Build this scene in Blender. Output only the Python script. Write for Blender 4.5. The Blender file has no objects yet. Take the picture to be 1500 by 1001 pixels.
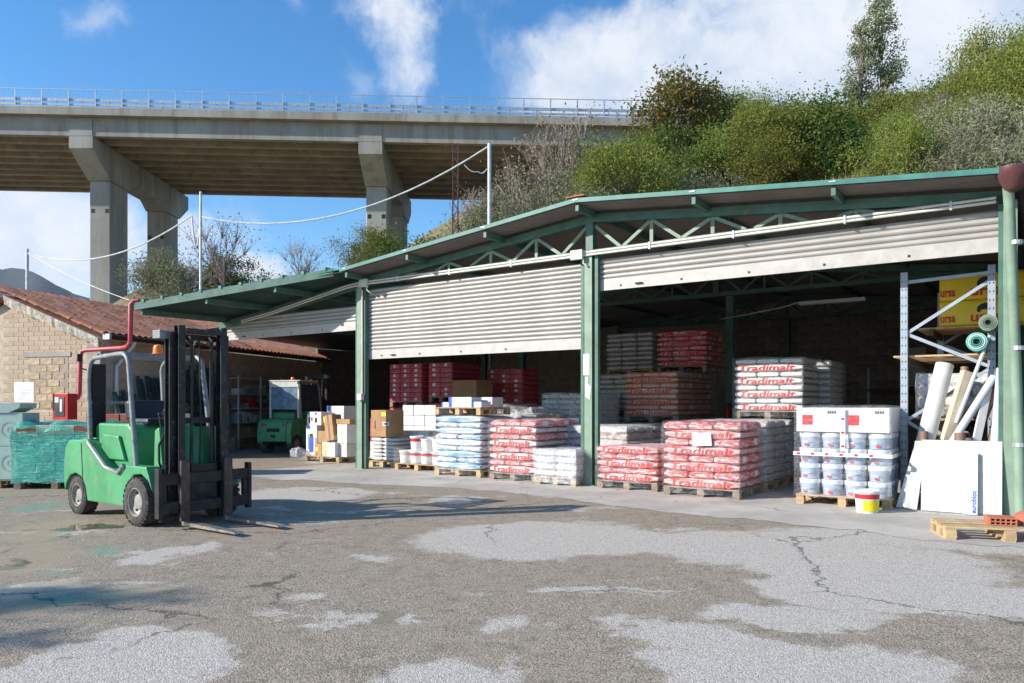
import bpy, bmesh, math, random
from mathutils import Vector, Matrix, noise
random.seed(7)
R = math.radians
F, HC, HX, HY = 1100.0, 1.45, 745.0, 590.0     # focal length in photo pixels, eye height, vanishing point of the view axis
S = bpy.context.scene
C = S.collection

# ------------------------------------------------------------------ camera
cam = bpy.data.cameras.new('camera'); camo = bpy.data.objects.new('camera', cam); C.objects.link(camo)
camo.location = (0, 0, HC); camo.rotation_euler = (R(90), 0, 0)
cam.sensor_width = 36; cam.lens = 36*F/1500; cam.shift_x = 5/1500; cam.shift_y = (HY-500.5)/1500
cam.clip_end = 20000; cam.clip_start = .05
S.camera = camo

# ------------------------------------------------------------------ node helper
def N(nt, typ, ins=None, **props):
    n = nt.nodes.new(typ)
    for k, v in props.items(): setattr(n, k, v)
    for k, v in (ins or {}).items():
        if hasattr(v, 'is_output'): nt.links.new(v, n.inputs[k])
        else: n.inputs[k].default_value = v
    return n
def MATH(nt, op, a, b=0.0, clamp=False):
    n = nt.nodes.new('ShaderNodeMath'); n.operation = op; n.use_clamp = clamp
    for i, v in enumerate((a, b)):
        if hasattr(v, 'is_output'): nt.links.new(v, n.inputs[i])
        else: n.inputs[i].default_value = v
    return n.outputs[0]
def MIX(nt, fac, a, b):
    n = nt.nodes.new('ShaderNodeMix'); n.data_type = 'RGBA'
    for i, v in ((0, fac), (6, a), (7, b)):
        if hasattr(v, 'is_output'): nt.links.new(v, n.inputs[i])
        else: n.inputs[i].default_value = v if i == 0 else (*v[:3], 1)
    return n.outputs[2]
def SMOOTH(nt, v, a, b):
    n = nt.nodes.new('ShaderNodeMapRange'); n.interpolation_type = 'SMOOTHSTEP'
    nt.links.new(v, n.inputs[0]); n.inputs[1].default_value = a; n.inputs[2].default_value = b
    return n.outputs[0]

# ------------------------------------------------------------------ sky and sun
SUN_DIR = Vector((-.965, -.262, 0)).normalized(); ELEV = R(26)
W = bpy.data.worlds.new('World'); S.world = W; W.use_nodes = True
nt = W.node_tree; nt.nodes.clear()
sky = N(nt, 'ShaderNodeTexSky', sky_type='NISHITA', sun_disc=False, sun_elevation=ELEV,
        sun_rotation=math.atan2(SUN_DIR.x, SUN_DIR.y), air_density=1.0, dust_density=.15, ozone_density=3.0)
hs = N(nt, 'ShaderNodeHueSaturation', {'Saturation': 1.3, 'Value': 1.3, 'Color': sky.outputs[0]})
tc = N(nt, 'ShaderNodeTexCoord')
d = tc.outputs['Generated']
warp = N(nt, 'ShaderNodeTexNoise', {'Vector': d, 'Scale': 5.0, 'Detail': 6, 'Roughness': .6})
wv = N(nt, 'ShaderNodeVectorMath', {0: warp.outputs['Color'], 1: (.5, .5, .5)}, operation='SUBTRACT')
wv2 = N(nt, 'ShaderNodeVectorMath', {0: wv.outputs[0], 'Scale': .16}, operation='SCALE')
dv = N(nt, 'ShaderNodeVectorMath', {0: d, 1: wv2.outputs[0]}, operation='ADD').outputs[0]
n1 = N(nt, 'ShaderNodeTexNoise', {'Vector': dv, 'Scale': 2.6, 'Detail': 12, 'Roughness': .58}).outputs['Fac']
n2 = N(nt, 'ShaderNodeTexNoise', {'Vector': dv, 'Scale': 9.0, 'Detail': 10, 'Roughness': .62}).outputs['Fac']
dens = MATH(nt, 'MULTIPLY', MATH(nt, 'SUBTRACT', n1, .60), 1.6)
# cloud banks: (px, py, radius x, radius y in pixels, weight)
for px, py, rx, ry, w in ((880, 130, 210, 90, .62), (1260, 60, 400, 190, .66), (1500, 60, 300, 200, .6), (590, 60, 62, 130, .5), (530, 10, 70, 40, .38),
                          (150, 50, 80, 34, .34), (25, 85, 50, 24, .3), (500, 100, 60, 40, .22), (700, 40, 90, 60, .2), (420, 10, 60, 30, .25), (60, 340, 190, 75, .6), (390, 398, 75, 26, .55), (270, 350, 60, 40, .3), (-200, 300, 260, 120, .5), (640, 30, 60, 40, .1)):
    c = Vector(((px-HX)/F, 1, (HY-py)/F)).normalized()
    mp = N(nt, 'ShaderNodeVectorMath', {0: dv, 1: tuple(c)}, operation='SUBTRACT')
    sc = N(nt, 'ShaderNodeVectorMath', {0: mp.outputs[0], 1: (F/rx, F/rx, F/ry)}, operation='MULTIPLY')
    ln = N(nt, 'ShaderNodeVectorMath', {0: sc.outputs[0]}, operation='LENGTH').outputs['Value']
    b = MATH(nt, 'MULTIPLY', MATH(nt, 'SUBTRACT', 1.0, ln, True), w*1.5)
    dens = MATH(nt, 'ADD', dens, b)
dens = MATH(nt, 'ADD', dens, MATH(nt, 'MULTIPLY', MATH(nt, 'SUBTRACT', n2, .5), .9))
cf = SMOOTH(nt, dens, -.04, .62)
shade = SMOOTH(nt, n2, .3, .7)
ccol = MIX(nt, shade, (3.9, 4.5, 5.4), (5.9, 6.0, 6.2))
mixc = MIX(nt, MATH(nt, 'MULTIPLY', cf, .93), hs.outputs[0], ccol)
bg = N(nt, 'ShaderNodeBackground', {'Color': mixc, 'Strength': .105})
N(nt, 'ShaderNodeOutputWorld', {'Surface': bg.outputs[0]})

sl = bpy.data.lights.new('sun', 'SUN'); so = bpy.data.objects.new('sun', sl); C.objects.link(so)
sl.energy = 4.6; sl.angle = R(.53); sl.color = (1, .93, .83)
to_sun = Vector((SUN_DIR.x*math.cos(ELEV), SUN_DIR.y*math.cos(ELEV), math.sin(ELEV)))
so.rotation_euler = to_sun.to_track_quat('Z', 'Y').to_euler(); so.location = (-20, -5, 30)
S.view_settings.view_transform = 'Standard'; S.view_settings.look = 'None'; S.view_settings.gamma = 1
S.view_settings.use_curve_mapping = False; S.view_settings.exposure = .68
S.render.engine = 'CYCLES'; S.cycles.max_bounces = 8; S.cycles.transparent_max_bounces = 12

# ------------------------------------------------------------------ placing helpers
def G(px, py, z=0):                     # a photo pixel of something standing on the ground
    Z = F*(HC-z)/(py-HY); return Vector(((px-HX)/F*Z, Z, z))
def at(px, py, Z): return Vector(((px-HX)/F*Z, Z, HC+(HY-py)/F*Z))
C1 = Vector((-3.26, 16.44, 0)); HA = math.atan2(-.5814, .8135)
SX, TX = Vector((.8135, -.5815, 0)), Vector((.5815, .8135, 0))
def H(s, t, z=0): return C1 + SX*s + TX*t + Vector((0, 0, z))       # warehouse coordinates: s along the front, t into the hall
def hs_at(px, t):                       # s of the point of the line t=const that shows at pixel column px
    k = (px-HX)/F; p = C1+TX*t
    return (k*p.y-p.x)/(SX.x-k*SX.y)

# ------------------------------------------------------------------ object helpers
def tag(o, label=None, cat=None, group=None, kind=None):
    for k, v in (('label', label), ('category', cat), ('group', group), ('kind', kind)):
        if v: o[k] = v
    return o
def empty(name, loc=(0, 0, 0), rz=0, label=None, cat=None, group=None):
    o = bpy.data.objects.new(name, None); C.objects.link(o); o.location = loc; o.rotation_euler = (0, 0, rz); o.empty_display_size = .2
    return tag(o, label, cat, group)
def place(name, me, parent=None, loc=(0, 0, 0), rot=(0, 0, 0), scale=(1, 1, 1)):
    o = bpy.data.objects.new(name, me); C.objects.link(o); o.location = loc; o.rotation_euler = rot; o.scale = scale
    if parent: o.parent = parent
    return o
def copy_tree(o, parent=None):
    c = o.copy(); C.objects.link(c); c.parent = parent
    for ch in o.children: copy_tree(ch, c)
    return c
class MB:
    def __init__(s): s.v = []; s.f = []
    def add(s, vs, fs, M=None):
        n = len(s.v); s.v += [tuple(M @ Vector(p)) if M else tuple(p) for p in vs]; s.f += [tuple(i+n for i in f) for f in fs]; return s
    def box(s, x0, x1, y0, y1, z0, z1, M=None):
        return s.add([(x0,y0,z0),(x1,y0,z0),(x1,y1,z0),(x0,y1,z0),(x0,y0,z1),(x1,y0,z1),(x1,y1,z1),(x0,y1,z1)],
                     [(0,3,2,1),(4,5,6,7),(0,1,5,4),(1,2,6,5),(2,3,7,6),(3,0,4,7)], M)
    def bar(s, p, q, w, h, up=(0, 0, 1)):
        p, q = Vector(p), Vector(q); d = (q-p).normalized(); u = Vector(up)
        if abs(d.dot(u)) > .99: u = Vector((0, 1, 0))
        a = d.cross(u).normalized()*w/2; b = a.cross(d).normalized()*h/2
        vs = [p-a-b, p+a-b, p+a+b, p-a+b, q-a-b, q+a-b, q+a+b, q-a+b]
        return s.add(vs, [(0,3,2,1),(4,5,6,7),(0,1,5,4),(1,2,6,5),(2,3,7,6),(3,0,4,7)])
    def tube(s, pts, r, n=8, r2=None):
        pts = [Vector(p) for p in pts]; m = len(pts); rings = []; ref = None
        for i, p in enumerate(pts):
            d = (pts[min(i+1, m-1)]-pts[max(i-1, 0)]).normalized()
            if ref is None: ref = Vector((0, 0, 1)) if abs(d.z) < .9 else Vector((1, 0, 0))
            a = d.cross(ref).normalized(); b = a.cross(d).normalized(); ref = b
            rr = r if r2 is None else r+(r2-r)*i/(m-1)
            rings.append([p+a*math.cos(k*2*math.pi/n)*rr+b*math.sin(k*2*math.pi/n)*rr for k in range(n)])
        vs = [q for g in rings for q in g]
        fs = [(i*n+k, i*n+(k+1) % n, (i+1)*n+(k+1) % n, (i+1)*n+k) for i in range(m-1) for k in range(n)]
        fs += [tuple(range(n))[::-1], tuple((m-1)*n+k for k in range(n))]
        return s.add(vs, fs)
    def lathe(s, prof, n=16, M=None, cap=True):       # prof: (r, z)
        vs = [(r*math.cos(k*2*math.pi/n), r*math.sin(k*2*math.pi/n), z) for r, z in prof for k in range(n)]; m = len(prof)
        fs = [(i*n+k, i*n+(k+1) % n, (i+1)*n+(k+1) % n, (i+1)*n+k) for i in range(m-1) for k in range(n)]
        if cap: fs += [tuple(range(n))[::-1], tuple((m-1)*n+k for k in range(n))]
        return s.add(vs, fs, M)
    def prism(s, poly, y0, y1, M=None):     # poly in (x, z)
        n = len(poly); vs = [(x, y0, z) for x, z in poly]+[(x, y1, z) for x, z in poly]
        fs = [tuple(range(n)), tuple(range(2*n-1, n-1, -1))]+[(i, i+n, (i+1) % n+n, (i+1) % n) for i in range(n)]
        return s.add(vs, fs, M)
    def mesh(s, name, mat, smooth=False, bevel=0, seg=2):
        me = bpy.data.meshes.new(name); me.from_pydata(s.v, [], s.f)
        bm = bmesh.new(); bm.from_mesh(me); bmesh.ops.recalc_face_normals(bm, faces=bm.faces)
        if bevel: bmesh.ops.bevel(bm, geom=bm.edges[:], offset=bevel, segments=seg, profile=.6, affect='EDGES', clamp_overlap=True)
        bm.to_mesh(me); bm.free()
        if smooth: me.polygons.foreach_set('use_smooth', [True]*len(me.polygons)); me.set_sharp_from_angle(angle=R(40))
        me.materials.append(mat); return me
    def build(s, name, mat, parent=None, smooth=False, bevel=0, seg=2, **k):
        return place(name, s.mesh(name, mat, smooth, bevel, seg), parent, **k)

# ------------------------------------------------------------------ materials
def base_mat(name):
    m = bpy.data.materials.new(name); m.use_nodes = True; nt = m.node_tree
    return m, nt, nt.nodes['Principled BSDF'], N(nt, 'ShaderNodeTexCoord')
def pm(name, col, rough=.7, metal=0, var=.18, scale=6, bump=0, bscale=60, col2=None, mix=(.5, .75), stretch=None, rnd=.0, spec=.4):
    m, nt, b, tc = base_mat(name); co = tc.outputs['Object']
    n = N(nt, 'ShaderNodeTexNoise', {'Vector': co, 'Scale': scale, 'Detail': 6, 'Roughness': .6}).outputs['Fac']
    lo, hi = [c*(1-var) for c in col], [min(1, c*(1+var)) for c in col]
    c = MIX(nt, SMOOTH(nt, n, .3, .7), lo, hi)
    if col2:
        co2 = N(nt, 'ShaderNodeVectorMath', {0: co, 1: stretch}, operation='MULTIPLY').outputs[0] if stretch else co
        n2 = N(nt, 'ShaderNodeTexNoise', {'Vector': co2, 'Scale': scale*2.3, 'Detail': 8, 'Roughness': .7}).outputs['Fac']
        c = MIX(nt, SMOOTH(nt, n2, *mix), c, col2)
    if rnd:
        oi = N(nt, 'ShaderNodeObjectInfo')
        h = N(nt, 'ShaderNodeHueSaturation', {'Color': c, 'Value': MATH(nt, 'ADD', 1-rnd, MATH(nt, 'MULTIPLY', oi.outputs['Random'], 2*rnd))}); c = h.outputs[0]
    nt.links.new(c, b.inputs['Base Color'])
    b.inputs['Roughness'].default_value = rough; b.inputs['Metallic'].default_value = metal; b.inputs['Specular IOR Level'].default_value = spec
    if bump:
        nb = N(nt, 'ShaderNodeTexNoise', {'Vector': co, 'Scale': bscale, 'Detail': 5})
        bp = N(nt, 'ShaderNodeBump', {'Height': nb.outputs['Fac'], 'Strength': bump, 'Distance': .02}); nt.links.new(bp.outputs[0], b.inputs['Normal'])
    return m
def bagmat(name, base, ink, ink2, amount=.5, seed=0, label=True):
    # printed paper sack: ink bands and blocks laid out along the sack's own length
    m, nt, b, tc = base_mat(name)
    g = N(nt, 'ShaderNodeSeparateXYZ', {0: tc.outputs['Generated']}); x, y, z = g.outputs
    oi = N(nt, 'ShaderNodeObjectInfo').outputs['Random']
    off = N(nt, 'ShaderNodeCombineXYZ', {0: oi, 1: MATH(nt, 'MULTIPLY', oi, 7.3), 2: seed})
    st = N(nt, 'ShaderNodeVectorMath', {0: tc.outputs['Generated'], 1: (5, 5, 9)}, operation='MULTIPLY')
    ad = N(nt, 'ShaderNodeVectorMath', {0: st.outputs[0], 1: off.outputs[0]}, operation='ADD').outputs[0]
    vor = N(nt, 'ShaderNodeTexVoronoi', {'Vector': ad, 'Scale': 1.0}, distance='CHEBYCHEV')
    blk = MATH(nt, 'LESS_THAN', N(nt, 'ShaderNodeSeparateColor', {0: vor.outputs['Color']}).outputs[0], amount)
    col = MIX(nt, blk, base, ink)
    fine = N(nt, 'ShaderNodeTexNoise', {'Vector': N(nt, 'ShaderNodeVectorMath', {0: ad, 1: (9, 9, 3.2)}, operation='MULTIPLY').outputs[0], 'Scale': 1.0, 'Detail': 2}).outputs['Fac']
    lines = MATH(nt, 'MULTIPLY', MATH(nt, 'GREATER_THAN', fine, .60), MATH(nt, 'LESS_THAN', z, .34))
    col = MIX(nt, lines, col, ink2)
    if label:
        lx = MATH(nt, 'LESS_THAN', MATH(nt, 'ABSOLUTE', MATH(nt, 'SUBTRACT', x, .45)), .12)
        lz = MATH(nt, 'LESS_THAN', MATH(nt, 'ABSOLUTE', MATH(nt, 'SUBTRACT', z, .55)), .28)
        pick = MATH(nt, 'GREATER_THAN', oi, .55)
        col = MIX(nt, MATH(nt, 'MULTIPLY', MATH(nt, 'MULTIPLY', lx, lz), pick), col, (.78, .78, .78))
    dn = N(nt, 'ShaderNodeTexNoise', {'Vector': tc.outputs['Object'], 'Scale': 7, 'Detail': 6}).outputs['Fac']
    col = MIX(nt, MATH(nt, 'MULTIPLY', SMOOTH(nt, dn, .45, .8), .35), col, (.45, .42, .38))
    nt.links.new(col, b.inputs['Base Color']); b.inputs['Roughness'].default_value = .5
    nb = N(nt, 'ShaderNodeTexNoise', {'Vector': tc.outputs['Object'], 'Scale': 14, 'Detail': 4, 'Distortion': 1.0})
    bp = N(nt, 'ShaderNodeBump', {'Height': nb.outputs['Fac'], 'Strength': .5, 'Distance': .03}); nt.links.new(bp.outputs[0], b.inputs['Normal'])
    return m
def filmmat(name, col, a0, a1, scale=6):
    m, nt, b, tc = base_mat(name)
    n = N(nt, 'ShaderNodeTexNoise', {'Vector': tc.outputs['Object'], 'Scale': scale, 'Detail': 7, 'Roughness': .65, 'Distortion': 1.5}).outputs['Fac']
    st = N(nt, 'ShaderNodeTexNoise', {'Vector': N(nt, 'ShaderNodeMapping', {0: tc.outputs['Object'], 'Scale': (2, 2, 30)}).outputs[0], 'Scale': 1.5, 'Detail': 4}).outputs['Fac']
    f = MATH(nt, 'ADD', MATH(nt, 'MULTIPLY', SMOOTH(nt, n, .4, .75), a1-a0), MATH(nt, 'ADD', a0, MATH(nt, 'MULTIPLY', SMOOTH(nt, st, .5, .75), .14)))
    b.inputs['Base Color'].default_value = (*col, 1); b.inputs['Roughness'].default_value = .22
    bp = N(nt, 'ShaderNodeBump', {'Height': MATH(nt, 'ADD', n, st), 'Strength': .7, 'Distance': .05}); nt.links.new(bp.outputs[0], b.inputs['Normal'])
    tr = N(nt, 'ShaderNodeBsdfTransparent')
    ms = N(nt, 'ShaderNodeMixShader', {0: f, 1: tr.outputs[0], 2: b.outputs[0]})
    nt.links.new(ms.outputs[0], nt.nodes['Material Output'].inputs[0]); return m
def leafmat(name, c1, c2, c3, trans=.3):
    m, nt, b, tc = base_mat(name)
    ri = N(nt, 'ShaderNodeNewGeometry').outputs['Random Per Island']; oi = N(nt, 'ShaderNodeObjectInfo').outputs['Random']
    n = N(nt, 'ShaderNodeTexNoise', {'Vector': tc.outputs['Object'], 'Scale': 1.3, 'Detail': 3}).outputs['Fac']
    c = MIX(nt, ri, c1, c2); c = MIX(nt, MATH(nt, 'MULTIPLY', SMOOTH(nt, n, .48, .68), .75), c, c3)
    h = N(nt, 'ShaderNodeHueSaturation', {'Color': c, 'Hue': MATH(nt, 'ADD', .475, MATH(nt, 'MULTIPLY', oi, .045)), 'Value': MATH(nt, 'ADD', .8, MATH(nt, 'MULTIPLY', oi, .45))}).outputs[0]
    df = N(nt, 'ShaderNodeBsdfDiffuse', {'Color': h}); tl = N(nt, 'ShaderNodeBsdfTranslucent', {'Color': h})
    ms = N(nt, 'ShaderNodeMixShader', {0: trans, 1: df.outputs[0], 2: tl.outputs[0]})
    nt.links.new(ms.outputs[0], nt.nodes['Material Output'].inputs[0]); return m

M = {}
M['green_steel'] = pm('green_steel', (.065, .15, .115), .45, var=.2, scale=3, col2=(.13, .19, .14), bump=.1)
M['pale_green'] = pm('pale_green', (.21, .30, .22), .5, var=.15, scale=3, col2=(.2, .17, .11), mix=(.62, .8))
M['roof_under'] = pm('roof_under', (.18, .162, .145), .6, var=.15, scale=2)
M['roof_top'] = pm('roof_top', (.035, .17, .14), .45, var=.2, scale=2)
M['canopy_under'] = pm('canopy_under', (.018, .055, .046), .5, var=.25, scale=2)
M['fascia'] = pm('fascia', (.045, .18, .15), .45, var=.2, scale=4)
M['shutter'] = pm('shutter', (.38, .365, .34), .5, metal=.15, var=.1, scale=1.2, col2=(.36, .31, .26), mix=(.55, .85), rnd=.05)
M['shutter_rail'] = pm('shutter_rail', (.43, .41, .38), .5, metal=.1, var=.1, col2=(.38, .34, .30), mix=(.55, .85))
M['conduit'] = pm('conduit', (.66, .63, .57), .5, var=.1)
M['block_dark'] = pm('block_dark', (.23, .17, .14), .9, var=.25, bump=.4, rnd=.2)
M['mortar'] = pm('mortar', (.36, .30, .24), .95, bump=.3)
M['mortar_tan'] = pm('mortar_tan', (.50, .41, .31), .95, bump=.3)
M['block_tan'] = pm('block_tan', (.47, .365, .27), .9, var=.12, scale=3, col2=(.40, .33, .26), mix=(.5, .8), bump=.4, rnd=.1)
M['block_rough'] = pm('block_rough', (.46, .36, .23), .95, var=.25, scale=7, bump=.8, bscale=25, rnd=.15)
M['concrete'] = pm('concrete', (.36, .335, .29), .9, var=.15, scale=1.5, col2=(.24, .20, .15), mix=(.5, .8), bump=.3)
M['plaster'] = pm('plaster', (.47, .42, .35), .95, var=.3, scale=7, col2=(.2, .17, .14), mix=(.5, .7), bump=1, bscale=18)
M['bridge'] = pm('bridge', (.33, .32, .28), .9, var=.16, scale=.35, col2=(.22, .19, .14), mix=(.42, .72), bump=.2, bscale=3, stretch=(1.6, 1.6, .18))
M['bridge_under'] = pm('bridge_under', (.36, .29, .19), .9, var=.18, scale=.5, col2=(.22, .17, .11), mix=(.45, .75))
M['galv'] = pm('galv', (.45, .47, .49), .4, metal=.5, var=.12)
M['tile'] = pm('tile', (.37, .165, .10), .9, var=.3, scale=5, col2=(.22, .13, .09), mix=(.5, .75), rnd=.3, bump=.3)
M['dark_metal'] = pm('dark_metal', (.035, .033, .032), .5, metal=.4, var=.4, col2=(.11, .075, .05), mix=(.58, .75), bump=.2)
M['mast'] = pm('mast', (.028, .028, .028), .42, metal=.3, var=.3, scale=7, col2=(.30, .29, .27), mix=(.55, .78), bump=.2)
M['fork_green'] = pm('fork_green', (.05, .31, .12), .42, var=.16, scale=3, col2=(.17, .27, .16), mix=(.46, .72), spec=.5, bump=.05, stretch=(1, 1, .5))
M['fork_steel'] = pm('fork_steel', (.085, .06, .05), .5, metal=.4, var=.3, col2=(.17, .13, .1), mix=(.5, .7))
M['worn_steel'] = pm('worn_steel', (.36, .34, .31), .38, metal=.6, var=.3, col2=(.12, .09, .07), mix=(.5, .7))
M['guard'] = pm('guard', (.27, .28, .28), .4, var=.15, col2=(.09, .085, .08), mix=(.5, .7))
M['rubber'] = pm('rubber', (.05, .048, .045), .85, var=.3, col2=(.14, .125, .105), mix=(.45, .75), bump=.4)
M['rim'] = pm('rim', (.30, .28, .245), .55, var=.15, col2=(.25, .21, .16), mix=(.55, .75))
M['black'] = pm('black', (.015, .015, .018), .5)
M['seat'] = pm('seat', (.018, .022, .035), .45, bump=.2)
M['orange'] = pm('orange', (.95, .22, .02), .25, var=.05)
M['red'] = pm('red', (.48, .02, .02), .4, var=.15)
M['redpipe'] = pm('redpipe', (.47, .06, .085), .45, var=.15, col2=(.5, .15, .16), mix=(.5, .8))
M['white'] = pm('white', (.66, .66, .65), .5, var=.08, rnd=.08)
M['paper'] = pm('paper', (.74, .74, .73), .6, var=.06)
M['offwhite'] = pm('offwhite', (.58, .57, .53), .6, var=.1, col2=(.45, .40, .33), mix=(.62, .85))
M['card'] = pm('card', (.40, .235, .115), .75, var=.12, scale=4, rnd=.15)
M['wood'] = pm('wood', (.48, .335, .185), .8, var=.2, scale=8, rnd=.18, bump=.3)
M['oldwood'] = pm('oldwood', (.27, .20, .14), .85, var=.25, scale=8, rnd=.2, bump=.3)
M['bucket'] = pm('bucket', (.33, .40, .50), .35, var=.06)
M['lid'] = pm('lid', (.74, .77, .80), .35, var=.05)
M['ink_red'] = pm('ink_red', (.56, .025, .03), .5, var=.1)
M['ink_bright'] = pm('ink_bright', (.72, .055, .04), .5, var=.1)
M['ink_black'] = pm('ink_black', (.02, .02, .022), .5)
M['ink_blue'] = pm('ink_blue', (.03, .10, .45), .5)
M['yellow'] = pm('yellow', (.85, .64, .02), .35, var=.08, scale=3, bump=.4, bscale=9)
M['labelyellow'] = pm('labelyellow', (.80, .70, .02), .5)
M['rackblue'] = pm('rackblue', (.33, .375, .43), .45, metal=.2, var=.1, col2=(.22, .22, .23), mix=(.6, .8))
M['beige'] = pm('beige', (.55, .46, .33), .7, var=.12)
M['tube_grey'] = pm('tube_grey', (.55, .58, .62), .4, var=.08)
M['tube_brown'] = pm('tube_brown', (.23, .14, .10), .5, var=.1)
M['darkslab'] = pm('darkslab', (.03, .055, .06), .18, var=.5, scale=4, col2=(.12, .17, .19), mix=(.55, .7))
M['blueglass'] = pm('blueglass', (.14, .24, .36), .25, var=.3)
M['teal_box'] = pm('teal_box', (.10, .46, .39), .5, var=.25, scale=5, col2=(.33, .62, .55), mix=(.5, .75), rnd=.2)
M['unit_pale'] = pm('unit_pale', (.40, .53, .47), .5, var=.08)
M['brick_red'] = pm('brick_red', (.46, .15, .085), .85, var=.15)
M['bark'] = pm('bark', (.16, .125, .095), .9, var=.25)
M['twig'] = pm('twig', (.29, .245, .215), .9, var=.2)
M['rust'] = pm('rust', (.11, .06, .045), .8, var=.3)
M['pole_white'] = pm('pole_white', (.56, .58, .60), .45, metal=.2)
M['cable'] = pm('cable', (.62, .63, .63), .6)
M['glass'] = pm('glass', (.05, .06, .07), .05, spec=.8)
M['film'] = filmmat('film', (.85, .86, .88), .03, .22)
M['film_heavy'] = filmmat('film_heavy', (.78, .8, .83), .22, .75)
M['film_teal'] = filmmat('film_teal', (.02, .52, .40), .42, .9, 4)
M['brown_gutter'] = pm('brown_gutter', (.11, .045, .045), .4)
M['soil'] = pm('soil', (.19, .155, .09), .95, var=.3, scale=.6, col2=(.12, .13, .05), mix=(.45, .65), bump=.5, bscale=3)
M['mountain'] = pm('mountain', (.03, .042, .04), .95, var=.25, scale=.01, col2=(.06, .065, .06), mix=(.5, .7))
# ================================================================== ground
def ground_mat():
    m, nt, b, tc = base_mat('asphalt'); P = tc.outputs['Object']
    w1 = N(nt, 'ShaderNodeTexNoise', {'Vector': P, 'Scale': 1.3, 'Detail': 10, 'Roughness': .72})
    wv = N(nt, 'ShaderNodeVectorMath', {0: N(nt, 'ShaderNodeVectorMath', {0: w1.outputs['Color'], 1: (.5, .5, .5)}, operation='SUBTRACT').outputs[0], 'Scale': 1.5}, operation='SCALE')
    PW = N(nt, 'ShaderNodeVectorMath', {0: P, 1: wv.outputs[0]}, operation='ADD').outputs[0]
    big = N(nt, 'ShaderNodeTexNoise', {'Vector': P, 'Scale': .55, 'Detail': 7, 'Roughness': .6}).outputs['Fac']
    def blobs(lst, W):
        acc = None
        for (x0, y0, x1, y1) in lst:        # pixel box of a dry or stained patch on the ground
            a, c = G((x0+x1)/2, y1), G((x0+x1)/2, y0); l, r = G(x0, (y0+y1)/2), G(x1, (y0+y1)/2)
            ctr = (a+c)/2; rx, ry = max(.05, (r.x-l.x)/2), max(.05, (c.y-a.y)/2)
            ang = math.atan2(ctr.x, ctr.y)
            mp = N(nt, 'ShaderNodeMapping', {0: W, 'Location': (ctr.x, ctr.y, 0), 'Rotation': (0, 0, -ang*.6), 'Scale': (rx, ry, 1)}, vector_type='TEXTURE')
            ln = N(nt, 'ShaderNodeVectorMath', {0: mp.outputs[0]}, operation='LENGTH').outputs['Value']
            v = MATH(nt, 'MULTIPLY', MATH(nt, 'SUBTRACT', 1.0, ln), min(1.0, max(rx, ry)*1.2))
            acc = v if acc is None else MATH(nt, 'MAXIMUM', acc, v)
        return acc
    dry = blobs([(590,762,1010,822), (900,776,1240,835), (1050,790,1500,872), (1100,840,1620,915), (1110,775,1700,812), (1000,884,1310,922), (900,905,1120,960), (940,930,1400,1060),
                 (1130,960,1420,1060), (700,903,808,932), (515,962,790,1060), (398,871,488,889), (-40,925,335,1060), (175,803,262,830), (350,712,560,736), (620,725,700,742), (270,795,320,812),
                 (-60,855,130,880), (880,905,960,930)], PW)
    dryf = SMOOTH(nt, MATH(nt, 'ADD', dry, MATH(nt, 'MULTIPLY', MATH(nt, 'SUBTRACT', big, .5), .8)), -.02, .16)
    st_ = N(nt, 'ShaderNodeTexNoise', {'Vector': N(nt, 'ShaderNodeVectorMath', {0: PW, 1: (.55, 1.5, 1)}, operation='MULTIPLY').outputs[0], 'Scale': .9, 'Detail': 7, 'Roughness': .62}).outputs['Fac']
    dryf = MATH(nt, 'MAXIMUM', dryf, SMOOTH(nt, st_, .595, .635))
    grain = N(nt, 'ShaderNodeTexVoronoi', {'Vector': P, 'Scale': 110.0}, feature='F1')
    gc = N(nt, 'ShaderNodeSeparateColor', {0: grain.outputs['Color']}).outputs[0]
    fine = N(nt, 'ShaderNodeTexNoise', {'Vector': P, 'Scale': 26, 'Detail': 6, 'Roughness': .7}).outputs['Fac']
    damp = MIX(nt, gc, (.15, .12, .088), (.50, .42, .315))
    drc = MIX(nt, gc, (.36, .325, .275), (.66, .605, .53))
    mid = N(nt, 'ShaderNodeTexNoise', {'Vector': PW, 'Scale': .8, 'Detail': 5}).outputs['Fac']
    damp = MIX(nt, MATH(nt, 'MULTIPLY', SMOOTH(nt, mid, .42, .7), .6), damp, (.33, .275, .205))
    mot = N(nt, 'ShaderNodeTexNoise', {'Vector': P, 'Scale': 5.5, 'Detail': 8, 'Roughness': .7}).outputs['Fac']
    damp = MIX(nt, MATH(nt, 'MULTIPLY', SMOOTH(nt, mot, .48, .68), .45), damp, (.115, .095, .07))
    col = MIX(nt, MATH(nt, 'MULTIPLY', dryf, MATH(nt, 'ADD', .68, MATH(nt, 'MULTIPLY', SMOOTH(nt, fine, .3, .6), .3))), damp, drc)
    # sandy and green-tinted spill marks by the truck
    sand = SMOOTH(nt, blobs([(-60,790,130,850), (-80,850,260,905), (0,760,120,800), (230,715,330,735)], PW), 0, .25)
    col = MIX(nt, MATH(nt, 'MULTIPLY', sand, .55), col, (.40, .32, .21))
    gr = SMOOTH(nt, blobs([(128,795,182,818), (42,760,66,768), (20,735,90,752), (40,832,110,846), (20,865,190,885)], PW), 0, .2)
    col = MIX(nt, MATH(nt, 'MULTIPLY', gr, .42), col, (.10, .36, .24))
    # cracks
    vc = N(nt, 'ShaderNodeTexVoronoi', {'Vector': N(nt, 'ShaderNodeVectorMath', {0: P, 1: N(nt, 'ShaderNodeVectorMath', {0: wv.outputs[0], 'Scale': .55}, operation='SCALE').outputs[0]}, operation='ADD').outputs[0], 'Scale': .30}, feature='DISTANCE_TO_EDGE').outputs['Distance']
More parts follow.
